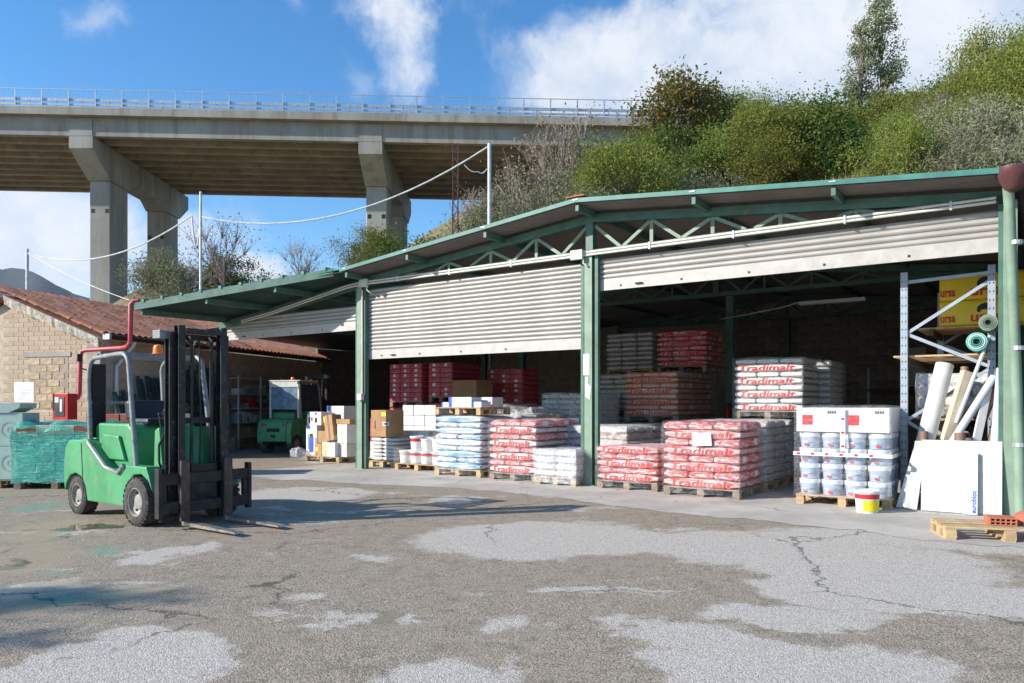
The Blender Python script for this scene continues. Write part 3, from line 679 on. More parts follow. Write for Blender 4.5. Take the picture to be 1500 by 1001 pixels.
nz = at(38, 589, 18.36); nb_ = empty('posted_notice', nz, TA, 'pale printed notice sheet fixed over bricked-up window', 'notice')
mb = MB(); mb.box(-.3, .3, -.06, -.05, 0, .48); mb.build('sheet', M['paper'], nb_)
for k in range(9):
    mb = MB(); mb.box(-.25+random.uniform(0, .1), .1+random.uniform(0, .15), -.064, -.061, .05+k*.045, .06+k*.045); mb.build('printed_line', M['galv'], nb_)
# ================================================================== lettering
_txt = {}
def text_mesh(body, mat, size=1.0, bold=.02, shear=0.0, fit=None, ext=.002):
    key = (body, mat, size, bold, shear, fit)
    if key in _txt: return _txt[key]
    cu = bpy.data.curves.new('lettering', 'FONT'); cu.body = body; cu.size = size; cu.offset = bold*size; cu.shear = shear; cu.extrude = ext; cu.resolution_u = 3
    cu.align_x = 'CENTER'; cu.align_y = 'CENTER'
    o = bpy.data.objects.new('lettering', cu); C.objects.link(o); dg = bpy.context.evaluated_depsgraph_get(); dg.update()
    me = bpy.data.meshes.new_from_object(o.evaluated_get(dg)); bpy.data.objects.remove(o); bpy.data.curves.remove(cu)
    xs = [v.co.x for v in me.vertices]; ys = [v.co.y for v in me.vertices]
    k = (fit[0]/(max(xs)-min(xs)), fit[1]/(max(ys)-min(ys))) if fit else (1, 1)
    cx, cy = (max(xs)+min(xs))/2, (max(ys)+min(ys))/2
    for v in me.vertices: v.co.x = (v.co.x-cx)*k[0]; v.co.y = (v.co.y-cy)*k[1]
    me.name = 'lettering'; me.materials.clear(); me.materials.append(M[mat]); _txt[key] = me; return me
def write(body, mat, parent, loc, fit, rot=(R(90), 0, 0), bold=.02, shear=0.0, name='lettering'):
    return place(name, text_mesh(body, mat, 1.0, bold, shear, fit), parent, loc, rot)

# ================================================================== forklift
def arc(cx, cz, r, a0, a1, n, y): return [(cx+r*math.cos(R(a0+(a1-a0)*i/n)), y, cz+r*math.sin(R(a0+(a1-a0)*i/n))) for i in range(n+1)]
def wheel(parent, x, y, r, w, out):
    RX = Matrix.Translation((x, y, r)) @ Matrix.Rotation(R(90)*out, 4, 'X')     # lathe axis turned to point outwards
    t = MB(); t.lathe([(r*.60, -w/2), (r*.86, -w/2), (r*.97, -w*.40), (r, -w*.3), (r, w*.3), (r*.97, w*.40), (r*.86, w/2), (r*.60, w/2), (r*.6, 0)], 36, RX, False)
    wo = t.build('wheel', M['rubber'], parent, smooth=True)
    for k in range(26):
        a = k*2*math.pi/26; tr = MB(); 
        for sg in (-1, 1): tr.box(r*.965, r*1.012, -.022, .022, *(sorted((sg*w*.04, sg*w*.46))), Matrix.Rotation(a+(.05 if sg > 0 else -.05), 4, 'Z'))
        tr.v = [tuple(RX @ Vector(p)) for p in tr.v]; tr.build('tread_lug', M['rubber'], wo)
    m = MB(); m.lathe([(r*.61, w*.42), (r*.60, w*.47), (r*.55, w*.47), (r*.52, w*.30), (r*.34, w*.18), (r*.30, w*.30), (r*.16, w*.34), (.002, w*.34)], 28, RX, False); m.build('rim', M['rim'], wo, smooth=True)
    for k in range(6):
        a = k*math.pi/3; b_ = MB(); b_.lathe([(.016, w*.16), (.016, w*.28), (.008, w*.29)], 6, RX @ Matrix.Translation((r*.40*math.cos(a), r*.40*math.sin(a), 0))); b_.build('wheel_nut', M['dark_metal'], wo)
    return wo
def forklift(name, loc, rz, label, cab=False, group=None):
    f = empty(name, loc, rz, label, 'forklift', group)
    g = M['fork_green']
    # counterweight and side skirts (profile in x, z), wheel arches cut out
    prof = [(-1.90, .36), (-1.91, .62), (-1.86, .86), (-1.76, .955), (-1.28, .985), (-1.16, .93), (-.74, .64), (-.42, .585), (-.30, .70), (.16, .70), (.22, .60)]
    prof += [(.31*math.cos(R(a))*1.06+.0, .28+.31*math.sin(R(a))*1.08) for a in (20, 50, 80, 110, 140, 165)]
    prof += [(-.36, .20), (-1.26, .20)]
    prof += [(-1.58+.30*math.cos(R(a)), .25+.29*math.sin(R(a))) for a in (5, 30, 60, 90, 120, 150, 172)]
    for sg in (-1, 1):
        y0, y1 = sorted((sg*.56, sg*.40)); mb = MB(); mb.prism(prof, y0, y1); mb.build('side_panel', g, f, bevel=.022, seg=2)
    mb = MB(); mb.prism([(-1.92, .34), (-1.94, .62), (-1.88, .88), (-1.78, .97), (-1.3, 1.0), (-1.3, .45), (-1.80, .42)], -.395, .395); cw = mb.build('counterweight', g, f, bevel=.03)
    mb = MB(); mb.box(-1.955, -1.9, -.2, .2, .62, .72); mb.build('vent_slot', M['black'], cw)
    for y in (-.32, .28, .36): 
        m_ = MB(); m_.lathe([(.035, 0), (.04, .02), (.03, .03)], 12, Matrix.Translation((-1.90, y, .82)) @ Matrix.Rotation(R(-90), 4, 'Y')); m_.build('rear_lamp', M['ink_red'], f)
    mb = MB(); mb.box(-1.96, -1.9, -.06, .06, .46, .54); mb.build('tow_pin', M['dark_metal'], f)
    mb = MB(); mb.prism([(-1.3, .8), (-1.34, 1.13), (-1.25, 1.19), (-.50, 1.19), (-.42, 1.13), (-.36, .60), (-1.25, .6)], -.43, .43); mb.build('engine_hood', g, f, bevel=.03)
    mb = MB(); mb.prism([(-1.1, .74), (-1.05, 1.06), (-.66, 1.04), (-.5, .74)], -.475, -.432); mb.build('hood_panel', g, f, bevel=.02)
    mb = MB(); mb.box(-.40, .12, -.395, .395, .50, .62); mb.build('floor_plate', M['dark_metal'], f)
    mb = MB(); mb.prism([(.0, .62), (.02, 1.12), (.12, 1.16), (.2, .66)], -.38, .38); mb.build('dashboard', g, f, bevel=.02)
    mb = MB(); mb.box(-1.25, .1, -.36, .36, .18, .5); mb.build('chassis', M['dark_metal'], f)
    mb = MB(); mb.bar((-1.36, -.562, .30), (-1.42, -.562, .93), .012, .006, (0, 1, 0)); mb.build('panel_gap', M['black'], f)
    # foot step trim along the skirt
    mb = MB(); mb.tube([(-1.2, -.575, .95), (-.76, -.575, .655), (-.45, -.575, .60), (-.32, -.57, .70)], .026, 8); mb.build('skirt_trim', M['guard'], f, smooth=True)
    # seat
    mb = MB(); mb.box(-.86, -.38, -.25, .25, 1.17, 1.255); st = mb.build('seat', M['seat'], f, bevel=.04)
    mb = MB(); mb.box(-.06, .06, -.25, .25, 0, .26, Matrix.Translation((-.86, 0, 1.22)) @ Matrix.Rotation(R(-10), 4, 'Y')); mb.build('backrest', M['seat'], st, bevel=.04)
    # steering
    mb = MB(); mb.tube([(.04, .0, 1.1), (-.16, 0, 1.34)], .02, 8); mb.build('steering_column', M['black'], f)
    n = 20; tl = Matrix.Translation((-.17, 0, 1.35)) @ Matrix.Rotation(R(-38), 4, 'Y')
    mb = MB(); mb.tube([tl @ Vector((.15*math.cos(2*math.pi*i/n), .15*math.sin(2*math.pi*i/n), 0)) for i in range(n+1)], .014, 6); mb.bar(tl @ Vector((0, -.14, 0)), tl @ Vector((0, .14, 0)), .03, .01); mb.build('steering_wheel', M['black'], f, smooth=True)
    for y in (-.2, -.26, -.32): mb = MB(); mb.tube([(.06, y, 1.14), (.02, y, 1.30)], .009, 6); mb.lathe([(.005, -.02), (.018, 0), (.005, .02)], 8, Matrix.Translation((.018, y, 1.31))); mb.build('lever', M['black'], f)
    # overhead guard: one bent hoop per side
    for sg in (-1, 1):
        y = sg*.50
        pts = [(-1.30, y, .93), (-1.36, y*.99, 1.72)]+[(-1.20+.16*math.cos(R(a)), y*.97, 1.86+.16*math.sin(R(a))) for a in (170, 145, 120, 95)]
        pts += [(-.62, y*.97, 2.05)]+[(-.52+.15*math.cos(R(a)), y*.97, 1.90+.15*math.sin(R(a))) for a in (85, 60, 35, 12)]+[(-.22, y, 1.05), (-.12, y*1.04, .64)]
        mb = MB(); mb.tube(pts, .03, 10); mb.build('guard_hoop', M['guard'], f, smooth=True)
    for k in range(7):
        x = -1.16+k*.105; mb = MB(); mb.bar((x, -.49, 2.045), (x, .49, 2.045), .018, .05); mb.build('guard_bar', M['guard'], f)
    mb = MB(); mb.bar((-1.33, -.48, 1.45), (-1.33, .48, 1.45), .03, .04); mb.build('rear_crossbar', M['guard'], f)
    mb = MB(); mb.box(-1.345, -1.315, -.47, -.30, 1.0, 1.95); mb.build('rear_mesh_panel', M['black'], f)
    mb = MB(); mb.lathe([(.075, 0), (.075, .025), (.062, .03), (.062, .09), (.05, .125), (.02, .14)], 16, Matrix.Translation((-.80, .12, 2.07))); mb.build('beacon', M['orange'], f, smooth=True)
    mb = MB(); mb.tube([(-1.4, -.46, 1.86), (-1.5, -.54, 1.9), (-1.5, -.54, 2.0)], .01, 6); mb.box(-1.52, -1.5, -.57, -.51, 1.98, 2.08); mb.build('mirror', M['black'], f)
    if cab:
        for sg in (-1, 1): mb = MB(); mb.box(-1.28, -.36, sg*.475-.006, sg*.475+.006, 1.22, 1.98); mb.build('side_glass', M['glass'], f)
        mb = MB(); mb.box(-1.385, -1.375, -.42, .42, 1.25, 1.9); mb.build('rear_glass', M['blueglass'], f)
        mb = MB(); mb.box(-1.42, -.45, -.53, .53, 2.06, 2.10); mb.build('cab_roof', M['offwhite'], f, bevel=.01)
        for y in (-.5, .44): mb = MB(); mb.box(-1.41, -1.36, y, y+.06, 1.0, 2.05); mb.build('cab_pillar', M['offwhite'], f)
        mb = MB(); mb.box(-1.41, -1.36, -.44, .44, 1.9, 2.05); mb.build('cab_header', M['offwhite'], f)
    # wheels
    for x, y, r, w in ((0, .5, .285, .22), (-1.58, .46, .25, .18)):
        for sg in (-1, 1): wheel(f, x, sg*y, r, w, -sg)
    # mast: nested channels with rollers, chains and cylinders
    mt = M['mast']
    for sg in (-1, 1):
        for (xo, yo, z0, z1, nm) in ((.27, .345, .12, 2.28, 'outer_mast'), (.345, .275, .10, 2.36, 'inner_mast')):
            mb = MB(); y = sg*yo
            mb.box(xo, xo+.085, y-.011, y+.011, z0, z1); mb.box(xo-.012, xo+.0, y-.042, y+.042, z0, z1); mb.box(xo+.085, xo+.097, y-.042, y+.042, z0, z1)
            mb.build(nm, mt, f)
        mb = MB(); mb.tube([(.30, sg*.20, .16), (.30, sg*.20, 1.95)], .028, 10); mb.build('lift_cylinder', M['dark_metal'], f, smooth=True)
        mb = MB(); mb.tube([(.30, sg*.20, 1.95), (.30, sg*.20, 2.2)], .017, 10); mb.build('piston_rod', M['worn_steel'], f, smooth=True)
        mb = MB(); mb.bar((.40, sg*.13, .5), (.40, sg*.13, 2.18), .012, .035, (0, 1, 0)); mb.build('lift_chain', M['dark_metal'], f)
        mb = MB(); mb.lathe([(.035, -.015), (.055, -.014), (.055, .014), (.035, .015)], 14, Matrix.Translation((.37, sg*.13, 2.19)) @ Matrix.Rotation(R(90), 4, 'X')); mb.build('chain_roller', M['dark_metal'], f)
        mb = MB(); mb.tube([(.16, sg*.3, .58), (-.1, sg*.33, .66)], .03, 8); mb.build('tilt_cylinder', M['dark_metal'], f)
    for z, x, h in ((2.20, .27, .07), (.20, .30, .12), (1.20, .255, .07)):
        mb = MB(); mb.box(x, x+.04, -.33, .33, z, z+h); mb.build('mast_crossmember', mt, f)
    mb = MB(); mb.box(.345, .44, -.26, .26, 2.27, 2.33); mb.build('mast_crossmember', mt, f)
    mb = MB(); mb.box(.14, .30, -.47, -.34, 2.20, 2.30); mb.build('mast_lamp', M['guard'], f, bevel=.01)
    mb = MB(); mb.tube([(.25, -.06, .4), (.27, -.06, 1.3), (.29, -.03, 2.15), (.38, -.02, 2.2), (.41, -.02, 1.2), (.42, -.04, .5)], .013, 6); mb.build('hose', M['black'], f, smooth=True)
    mb = MB(); mb.tube([(.12, -.34, .62), (.2, -.42, .75), (.16, -.4, .95), (.24, -.36, 1.1)], .014, 6); mb.build('hose', M['black'], f, smooth=True)
    # carriage with side-shift frame
    dm = M['dark_metal']
    for z in (.17, .50): mb = MB(); mb.box(.47, .515, -.58, .58, z, z+.13); mb.build('carriage_bar', dm, f, bevel=.006, seg=1)
    for y in (-.58, -.28, .20, .50): mb = MB(); mb.box(.462, .51, y, y+.075, .30, .50); mb.build('carriage_upright', dm, f)
    for sg in (-1, 1): mb = MB(); mb.box(.44, .525, sg*.585-.022, sg*.585+.022, .13, .70); mb.build('side_plate', dm, f)
    mb = MB(); mb.box(.40, .46, -.17, .17, .26, .72); mb.tube([(.44, -.1, .35), (.46, .1, .33)], .03, 8); mb.build('side_shifter', dm, f)
    for y in (-.30, .26):
        mb = MB(); mb.box(.52, .562, y-.055, y+.055, .07, .78); fo = mb.build('fork', M['fork_steel'], f, bevel=.006, seg=1)
        mb = MB(); mb.prism([(.5625, .032), (.5625, .078), (1.55, .055), (1.60, .045), (1.60, .036)], y-.052, y+.052); mb.build('fork_blade', M['worn_steel'], fo)
    return f
FA = R(-36)
forklift('forklift', (-4.02, 9.28, 0), FA, 'green forklift with bent tube guard, tall black mast and lowered forks')
f2 = G(408, 664); forklift('forklift', f2+Vector((.55, 1.5, 0)), R(72), 'green forklift with white glazed cab parked in the warehouse shade', cab=True)

# ================================================================== pallets and stacked goods
def board_meshes(w, d, mat):
    a = MB(); a.box(0, w, 0, .1, 0, .02); b_ = MB(); b_.box(0, .1, 0, d, 0, .02); c_ = MB(); c_.box(0, .11, 0, .1, 0, .085)
    return a.mesh('deck_board', M[mat], bevel=.003, seg=1), b_.mesh('stringer', M[mat]), c_.mesh('block', M[mat], bevel=.004, seg=1)
_pal = {}
def pallet(parent, w=1.2, d=1.0, z=0, mat='wood', x=0, y=0, rot=0):
    k = (round(w, 2), round(d, 2), mat)
    if k not in _pal: _pal[k] = board_meshes(w, d, mat)
    db, stg, bl = _pal[k]
    p = empty('pallet', (x, y, z), rot); p.parent = parent
    n = max(4, int(d/.16))
    for i in range(n): place('deck_board', db, p, (0, i*(d-.1)/(n-1), .124+random.uniform(-.001, .001)))
    for i in range(3):
        X = i*(w-.1)/2; place('stringer', stg, p, (X, 0, .103)); place('bottom_board', stg, p, (X, 0, .0005))
        for j in range(3): place('block', bl, p, (X, j*(d-.1)/2, .0175))
    return p
_bag = {}
def bag_mesh(l, w, h, mat, squash=.72):
    k = (round(l, 2), round(w, 2), round(h, 3), mat)
    if k in _bag: return _bag[k]
    mb = MB(); nl, nc = 6, 10; vs = []; fs = []
    for i in range(nl+1):
        u = -1+2*i/nl; e = (1-abs(u)**5*.55); xx = u*l/2*(1-.0)
        for j in range(nc):
            a = 2*math.pi*j/nc+math.pi/nc; c, s_ = math.cos(a), math.sin(a)
            yy = math.copysign(abs(c)**.30, c)*w/2*(1-.06*abs(u)**4); zz = math.copysign(abs(s_)**.45, s_)*h/2*e*(1+.04*math.sin(i*2.1))
            vs.append((xx*(1 if abs(c) < .9 else .99), yy, zz))
    fs = [(i*nc+j, i*nc+(j+1) % nc, (i+1)*nc+(j+1) % nc, (i+1)*nc+j) for i in range(nl) for j in range(nc)]+[tuple(range(nc)), tuple(nl*nc+j for j in range(nc))]
    mb.add(vs, fs); _bag[k] = mb.mesh('bag', M[mat], smooth=True); return _bag[k]
def film(parent, w, d, z0, z1, mat='film', pad=.02, lump=.03, seed=0, top=True):
    nx, ny, nz = 10, 8, 10; mb = MB()
    def wob(p): 
        n_ = noise.noise_vector(Vector(p)*2.2+Vector((seed*3.1, 0, 0)))+.5*noise.noise_vector(Vector(p)*6+Vector((seed, 5, 0))); return Vector(p)+n_*lump
    ring = [(-pad+(w+2*pad)*i/nx, -pad) for i in range(nx)]+[(w+pad, -pad+(d+2*pad)*i/ny) for i in range(ny)]+[(w+pad-(w+2*pad)*i/nx, d+pad) for i in range(nx)]+[(-pad, d+pad-(d+2*pad)*i/ny) for i in range(ny)]
    m_ = len(ring); vs = [wob((x, y, z0+(z1-z0)*k/nz)) for k in range(nz+1) for x, y in ring]
    fs = [(k*m_+i, k*m_+(i+1) % m_, (k+1)*m_+(i+1) % m_, (k+1)*m_+i) for k in range(nz) for i in range(m_)]
    if top:
        b0 = len(vs)
        for x, y in ring: vs.append(wob((w/2+(x-w/2)*.6, d/2+(y-d/2)*.6, z1+pad*.6)))
        fs += [(nz*m_+i, nz*m_+(i+1) % m_, b0+(i+1) % m_, b0+i) for i in range(m_)]; fs.append(tuple(b0+i for i in range(m_)))
    mb.add(vs, fs); return mb.build('shrink_wrap', M[mat], parent, smooth=True)
M['bag_red'] = bagmat('bag_red', (.74, .09, .09), (.62, .50, .49), (.75, .70, .70), .38)
M['bag_pink'] = bagmat('bag_pink', (.70, .42, .40), (.66, .10, .09), (.6, .08, .07), .45, 1)
M['bag_white'] = bagmat('bag_white', (.60, .60, .59), (.50, .51, .52), (.12, .12, .13), .3, 2, False)
M['bag_redink'] = bagmat('bag_redink', (.62, .61, .60), (.56, .53, .52), (.60, .07, .06), .3, 3, False)
M['bag_pale'] = bagmat('bag_pale', (.66, .24, .23), (.66, .52, .50), (.60, .10, .09), .45, 12)
M['bag_grey'] = bagmat('bag_grey', (.55, .54, .52), (.38, .38, .37), (.10, .10, .10), .45, 4, True)
M['bag_orange'] = bagmat('bag_orange', (.62, .27, .10), (.65, .50, .40), (.6, .08, .05), .4, 5)
M['bag_salmon'] = bagmat('bag_salmon', (.72, .30, .18), (.62, .42, .33), (.5, .05, .04), .4, 6)
M['bag_blue'] = bagmat('bag_blue', (.64, .67, .70), (.09, .30, .52), (.05, .13, .30), .30, 7, False)
M['bag_plain'] = bagmat('bag_plain', (.70, .70, .68), (.64, .64, .62), (.6, .6, .58), .3, 8, False)
M['bag_crimson'] = bagmat('bag_crimson', (.46, .03, .06), (.55, .42, .40), (.6, .5, .5), .3, 9)
def sacks(label, s, t, w=1.2, d=1.2, layers=8, lh=.115, z0=0, mats=('bag_red', 'bag_pink'), text=None, ink='ink_bright', every=2, wrap='film', pal='wood', rz=0, long_layers=True, nx=3, group=None, top_drop=0, tsize=.82, name='sack_pallet'):
    o = empty(name, H(s, t, z0), HA+rz, label, 'sack pallet', group)
    zb = .146
    pallet(o, w, d, 0, pal)
    for i in range(layers):
        lng = long_layers and i % every == 0
        n_x = 1 if lng else nx; n_y = max(2, round(d/.4)) if lng else max(2, round(d/.6))
        bl, bw_ = w/n_x, d/n_y; mat = mats[i % len(mats)]
        me = bag_mesh(bl*1.005 if lng else bw_, bw_ if lng else bl, lh*1.16, mat)
        for a in range(n_x):
            for b in range(n_y):
                if 0 < b < n_y-1 and 0 < a < n_x-1 and i < layers-1: continue
                if i == layers-1 and random.random() < top_drop: continue
                jx, jy = random.uniform(-.014, .014), random.uniform(-.016, .016)
                if lng: bo = place('bag', me, o, (bl*(a+.5)+jx, bw_*(b+.5)+jy, zb+lh*(i+.5)), (0, 0, random.uniform(-.012, .012)))
                else: bo = place('bag', me, o, (bl*(a+.5)+jx, bw_*(b+.5)+jy, zb+lh*(i+.5)), (0, 0, R(90)+random.uniform(-.02, .02)))
                if text and lng and b == 0: write(text, ink, bo, (random.uniform(-.04, .04), -bw_/2-.006, .004), (w*tsize, lh*.9), bold=.012, shear=.15)
    ht = zb+layers*lh
    if wrap: film(o, w, d, zb-.11, ht+.01, wrap, .022, .022, s+t)
    return o, ht
TM = 'Tradimalt'
def s_of(px, t): return hs_at(px, t)
# front row, left to right
o, ht = sacks('blue and white sack pallet topped by a pallet of small cartons', s_of(637, -.05), -.05, 1.15, 1.1, 9, .115, mats=('bag_blue', 'bag_blue'), wrap='film', nx=2)
tp = empty('carton_pallet', H(s_of(637, -.05), -.05, ht+.03), HA, 'wooden pallet with blue and white cartons on the blue sacks', 'pallet'); pallet(tp, 1.15, 1.0, 0)
k = 0
for (x, y, z, w, d, h) in ((.28, .1, .146, .62, .3, .2), (.05, .15, .146, .2, .3, .1), (.62, .45, .146, .5, .35, .2), (.92, .06, .146, .22, .3, .11), (.1, .5, .146, .4, .3, .15)):
    c_ = MB(); c_.box(0, w, 0, d, 0, h); b_ = c_.build('carton', M['white'], tp, loc=(x, y, z), rot=(0, 0, random.uniform(-.08, .08)), bevel=.006, seg=1)
    m_ = MB(); m_.box(-.001, w*.14, -.002, d+.002, .001, h+.002); m_.build('blue_end', M['ink_blue'], b_)
sacks('red and white sack pallet between blue sacks and low white sacks', s_of(717, -.12), -.12, 1.05, 1.5, 8, .122, mats=('bag_redink', 'bag_pink'), text=TM, pal='oldwood')
sacks('low plain white sack pallet at the foot of the middle column', s_of(784, -.28), -.28, .83, .95, 4, .118, mats=('bag_plain', 'bag_plain'), wrap='film_heavy', long_layers=False, nx=2)
sacks('orange and white sack pallet behind the low white sacks', s_of(832, 1.0), 1.0, 1.25, 2.0, 7, .122, mats=('bag_redink', 'bag_orange'), wrap='film_heavy')
sacks('low red sack pallet right of the middle column', SC2+.28, -.2, 1.1, 1.2, 5, .115, mats=('bag_pale', 'bag_red'), text=TM, pal='oldwood', top_drop=.25)
sF = s_of(972, -.42)
sacks('tall red sack pallet with paper note in the front row', sF, -.42, 1.2, 1.15, 8, .125, mats=('bag_pale', 'bag_red'), text=TM, pal='oldwood')
nt_o = empty('paper_note', H(sF+.5, -.47, .78), HA, 'white paper note stuck on the tall red sacks', 'note'); c_ = MB(); c_.box(0, .3, 0, .004, 0, .2); c_.build('sheet', M['paper'], nt_o, rot=(0, R(-4), 0))
for i, t in enumerate((.85, 2.15, 3.45)):
    sacks(['white sack pallet directly behind the tall red sacks', 'white sack pallet second behind the tall red sacks', 'white sack pallet third behind the tall red sacks'][i], sF+.02, t, 1.2, 1.2, 8, .125, mats=('bag_white', 'bag_white'), wrap='film', long_layers=False)
sacks('upper white sack pallet with red lettering stacked on white sacks', sF+.25, 2.15, 1.2, 1.15, 8, .118, 1.16, mats=('bag_redink', 'bag_white'), text=TM, ink='ink_red', pal='oldwood')
sacks('upper white sack pallet without lettering behind the lettered one', sF+.42, 3.5, 1.2, 1.15, 8, .118, 1.16, mats=('bag_white', 'bag_white'), pal='oldwood', long_layers=False)
# middle of the hall
sacks('salmon sack pallet at the base of the middle stacks', s_of(915, 3.8), 3.8, 1.25, 2.2, 7, .122, mats=('bag_salmon', 'bag_salmon'), text=TM, ink='ink_red', pal='oldwood')
sacks('salmon sack pallet with red lettering stacked on another', s_of(915, 3.8), 3.82, 1.25, 2.2, 8, .12, 1.02, mats=('bag_salmon', 'bag_salmon'), text=TM, ink='ink_red', pal='oldwood')
sacks('crimson sack pallet on top of the salmon sacks', s_of(962, 4.9), 4.9, 1.2, 1.2, 7, .115, 2.15, mats=('bag_red', 'bag_red'), text=TM, ink='ink_red', pal='oldwood', wrap=None)
sacks('grey sack pallet at the base behind the middle column', s_of(850, 4.2), 4.2, 1.2, 2.3, 8, .125, 0, mats=('bag_grey', 'bag_grey'), long_layers=False)
sacks('grey sack pallet stacked second behind the middle column', s_of(858, 4.25), 4.22, 1.15, 2.25, 7, .115, 1.16, mats=('bag_grey', 'bag_grey'), long_layers=False)
sacks('pale sack pallet topmost beside the crimson sacks', s_of(888, 5.2), 5.2, 1.25, 1.2, 8, .115, 2.1, mats=('bag_white', 'bag_grey'), long_layers=False, wrap=None)
sacks('film-covered pale sack pallet with yellow prints left of column', s_of(795, 2.6), 2.6, 1.25, 1.2, 6, .12, .78, mats=('bag_redink', 'bag_white'), wrap='film_heavy', long_layers=False)
sacks('pale sack pallet under the film-covered one', s_of(795, 2.6), 2.6, 1.25, 1.2, 5, .12, 0, mats=('bag_white', 'bag_white'), wrap='film', long_layers=False)
o, ht = sacks('grey sack pallet under loose crumpled clear film', s_of(722, 1.35), 1.35, 1.1, 1.2, 9, .12, mats=('bag_grey', 'bag_white'), wrap=None, long_layers=False)
film(o, 1.0, .9, .4, ht+.12, 'film_heavy', .06, .11, 3)
# crimson carton stacks at the back of the left bay
def cartons(label, s, t, nx, ny, nz, bw_, bd, bh, z0, mat, ink, group=None, rz=0, word=None, pal=True, name='carton_stack', gap=.012):
    o = empty(name, H(s, t, z0), HA+rz, label, 'carton stack', group)
    zz = 0
    if pal: pallet(o, nx*bw_, ny*bd, 0, 'oldwood'); zz = .146
    c_ = MB(); c_.box(0, bw_-gap, 0, bd-gap, 0, bh-gap*.7); me = c_.mesh('carton', M[mat], bevel=.006, seg=1)
    for k in range(nz):
        for a in range(nx):
            for b in range(ny):
                if 0 < a < nx-1 and 0 < b < ny-1 and k < nz-1: continue
                c2 = place('carton', me, o, (a*bw_+random.uniform(-.006, .006), b*bd+random.uniform(-.006, .006), zz+k*bh), (0, 0, random.uniform(-.01, .01)))
                if word and b == 0: write(word, ink, c2, (bw_*.5, -.004, bh*.5), (bw_*.72, bh*.42), bold=.02)
    return o, zz+nz*bh
M['cart_crimson'] = bagmat('cart_crimson', (.42, .02, .045), (.46, .03, .06), (.66, .55, .55), .4, 11)
t0 = 3.6
s0 = s_of(571, t0)
cartons('crimson carton stack on the floor in the left bay', s0, t0, 3, 3, 9, .4, .4, .13, 0, 'cart_crimson', 'paper')
cartons('crimson carton stack second tier in the left bay', s0, t0, 3, 3, 8, .4, .4, .13, 1.33, 'cart_crimson', 'paper')
cartons('crimson carton stack on the floor next to the brown box', s0+1.35, t0+.1, 2, 3, 10, .42, .4, .13, 0, 'cart_crimson', 'paper')
cartons('crimson carton stack second tier next to the brown box', s0+1.35, t0+.1, 2, 3, 7, .42, .4, .13, 1.46, 'cart_crimson', 'paper')
cartons('dim crimson carton stack deepest in the left bay', s0+2.4, t0+1.3, 3, 2, 17, .4, .4, .13, 0, 'cart_crimson', 'paper')
bx = empty('cardboard_box', H(s0+2.25, t0+.0, 1.48), HA, 'large plain brown cardboard box high between crimson cartons', 'box')
c_ = MB(); c_.box(0, .8, 0, .7, 0, .55); c_.build('carton', M['card'], bx, bevel=.01); c_ = MB(); c_.box(.36, .44, -.003, .703, .551, .554); c_.build('tape', M['beige'], bx)
cartons('pale carton stack under the large brown box', s0+2.2, t0+.0, 2, 2, 5, .45, .4, .265, 0, 'offwhite', 'ink_black')
cartons('small heap of crimson cartons before the crimson stacks', s_of(542, 2.4), 2.4, 3, 2, 5, .4, .35, .12, .45, 'cart_crimson', 'paper', pal=False)
cartons('low pale carton row under the crimson heap', s_of(542, 2.4), 2.4, 3, 2, 2, .4, .35, .225, 0, 'offwhite', 'ink_black', pal=False)
cartons('white carton stack before the crimson stacks', s_of(590, 2.0), 2.0, 3, 2, 5, .36, .36, .25, 0, 'white', 'ink_black')
cartons('low white carton stack with green prints', s_of(566, 1.3), 1.3, 4, 2, 3, .33, .33, .22, 0, 'white', 'pale_green')
# ================================================================== goods by the left column
def placed(name, label, cat, px, py, rz=0, group=None): return empty(name, G(px, py), HA+rz, label, cat, group)
def boxobj(name, label, cat, base, dims, mat, rz=0, tilt=0, tape=None, patch=None, group=None):
    o = empty(name, base, HA+rz, label, cat, group); o.rotation_euler.y = tilt
    w, d, h = dims; c_ = MB(); c_.box(0, w, 0, d, 0, h); c_.build('carton', M[mat], o, bevel=.006, seg=1)
    c_ = MB(); c_.box(.0, w, d*.5-.004, d*.5+.004, h+.0008, h+.002); c_.build('lid_seam', M['dark_metal'], o)
    if tape: c_ = MB(); c_.box(w*.5-.03, w*.5+.03, -.0025, -.0005, 0, h); c_.build('tape', M[tape], o)
    for (x0, x1, z0, z1, m_) in patch or []:
        c_ = MB(); c_.box(x0*w, x1*w, -.004, -.001, z0*h, z1*h); c_.build('print', M[m_], o)
    return o
sI = hs_at(446, .75)
pI = empty('pallet', H(sI, .75), HA, 'weathered pallet of mixed cartons left of the shutter column', 'pallet'); pallet(pI, 1.25, .9)
B = lambda x, y, z: H(sI+x, .75+y, .147+z)
boxobj('machine_carton', 'tall white carton with blue machine picture standing on the pallet edge', 'carton', B(.0, .05, 0), (.40, .35, .74), 'white', patch=[(.05, .4, .88, .98, 'ink_blue'), (.3, .7, .1, .62, 'ink_blue'), (.35, .65, .62, .72, 'ink_black'), (.88, .95, .1, .6, 'ink_blue'), (.22, .27, .2, .7, 'ink_black')])
boxobj('machine_carton', 'white carton with small tool pictures atop the tall machine carton', 'carton', B(.03, .06, .745), (.52, .36, .33), 'white', patch=[(.02, .14, .8, .98, 'ink_blue'), (.1, .22, .15, .6, 'ink_black'), (.3, .38, .3, .6, 'ink_black'), (.55, .72, .2, .55, 'ink_black'), (.56, .68, .78, .95, 'ink_blue')])
boxobj('machine_carton', 'white carton with blue corner on the cartons, highest of its pile', 'carton', B(.30, .46, .0), (.62, .4, 1.22), 'white', patch=[(.0, .2, .90, .995, 'ink_blue'), (.55, .6, .8, .83, 'ink_black'), (.55, .85, .70, .72, 'galv')])
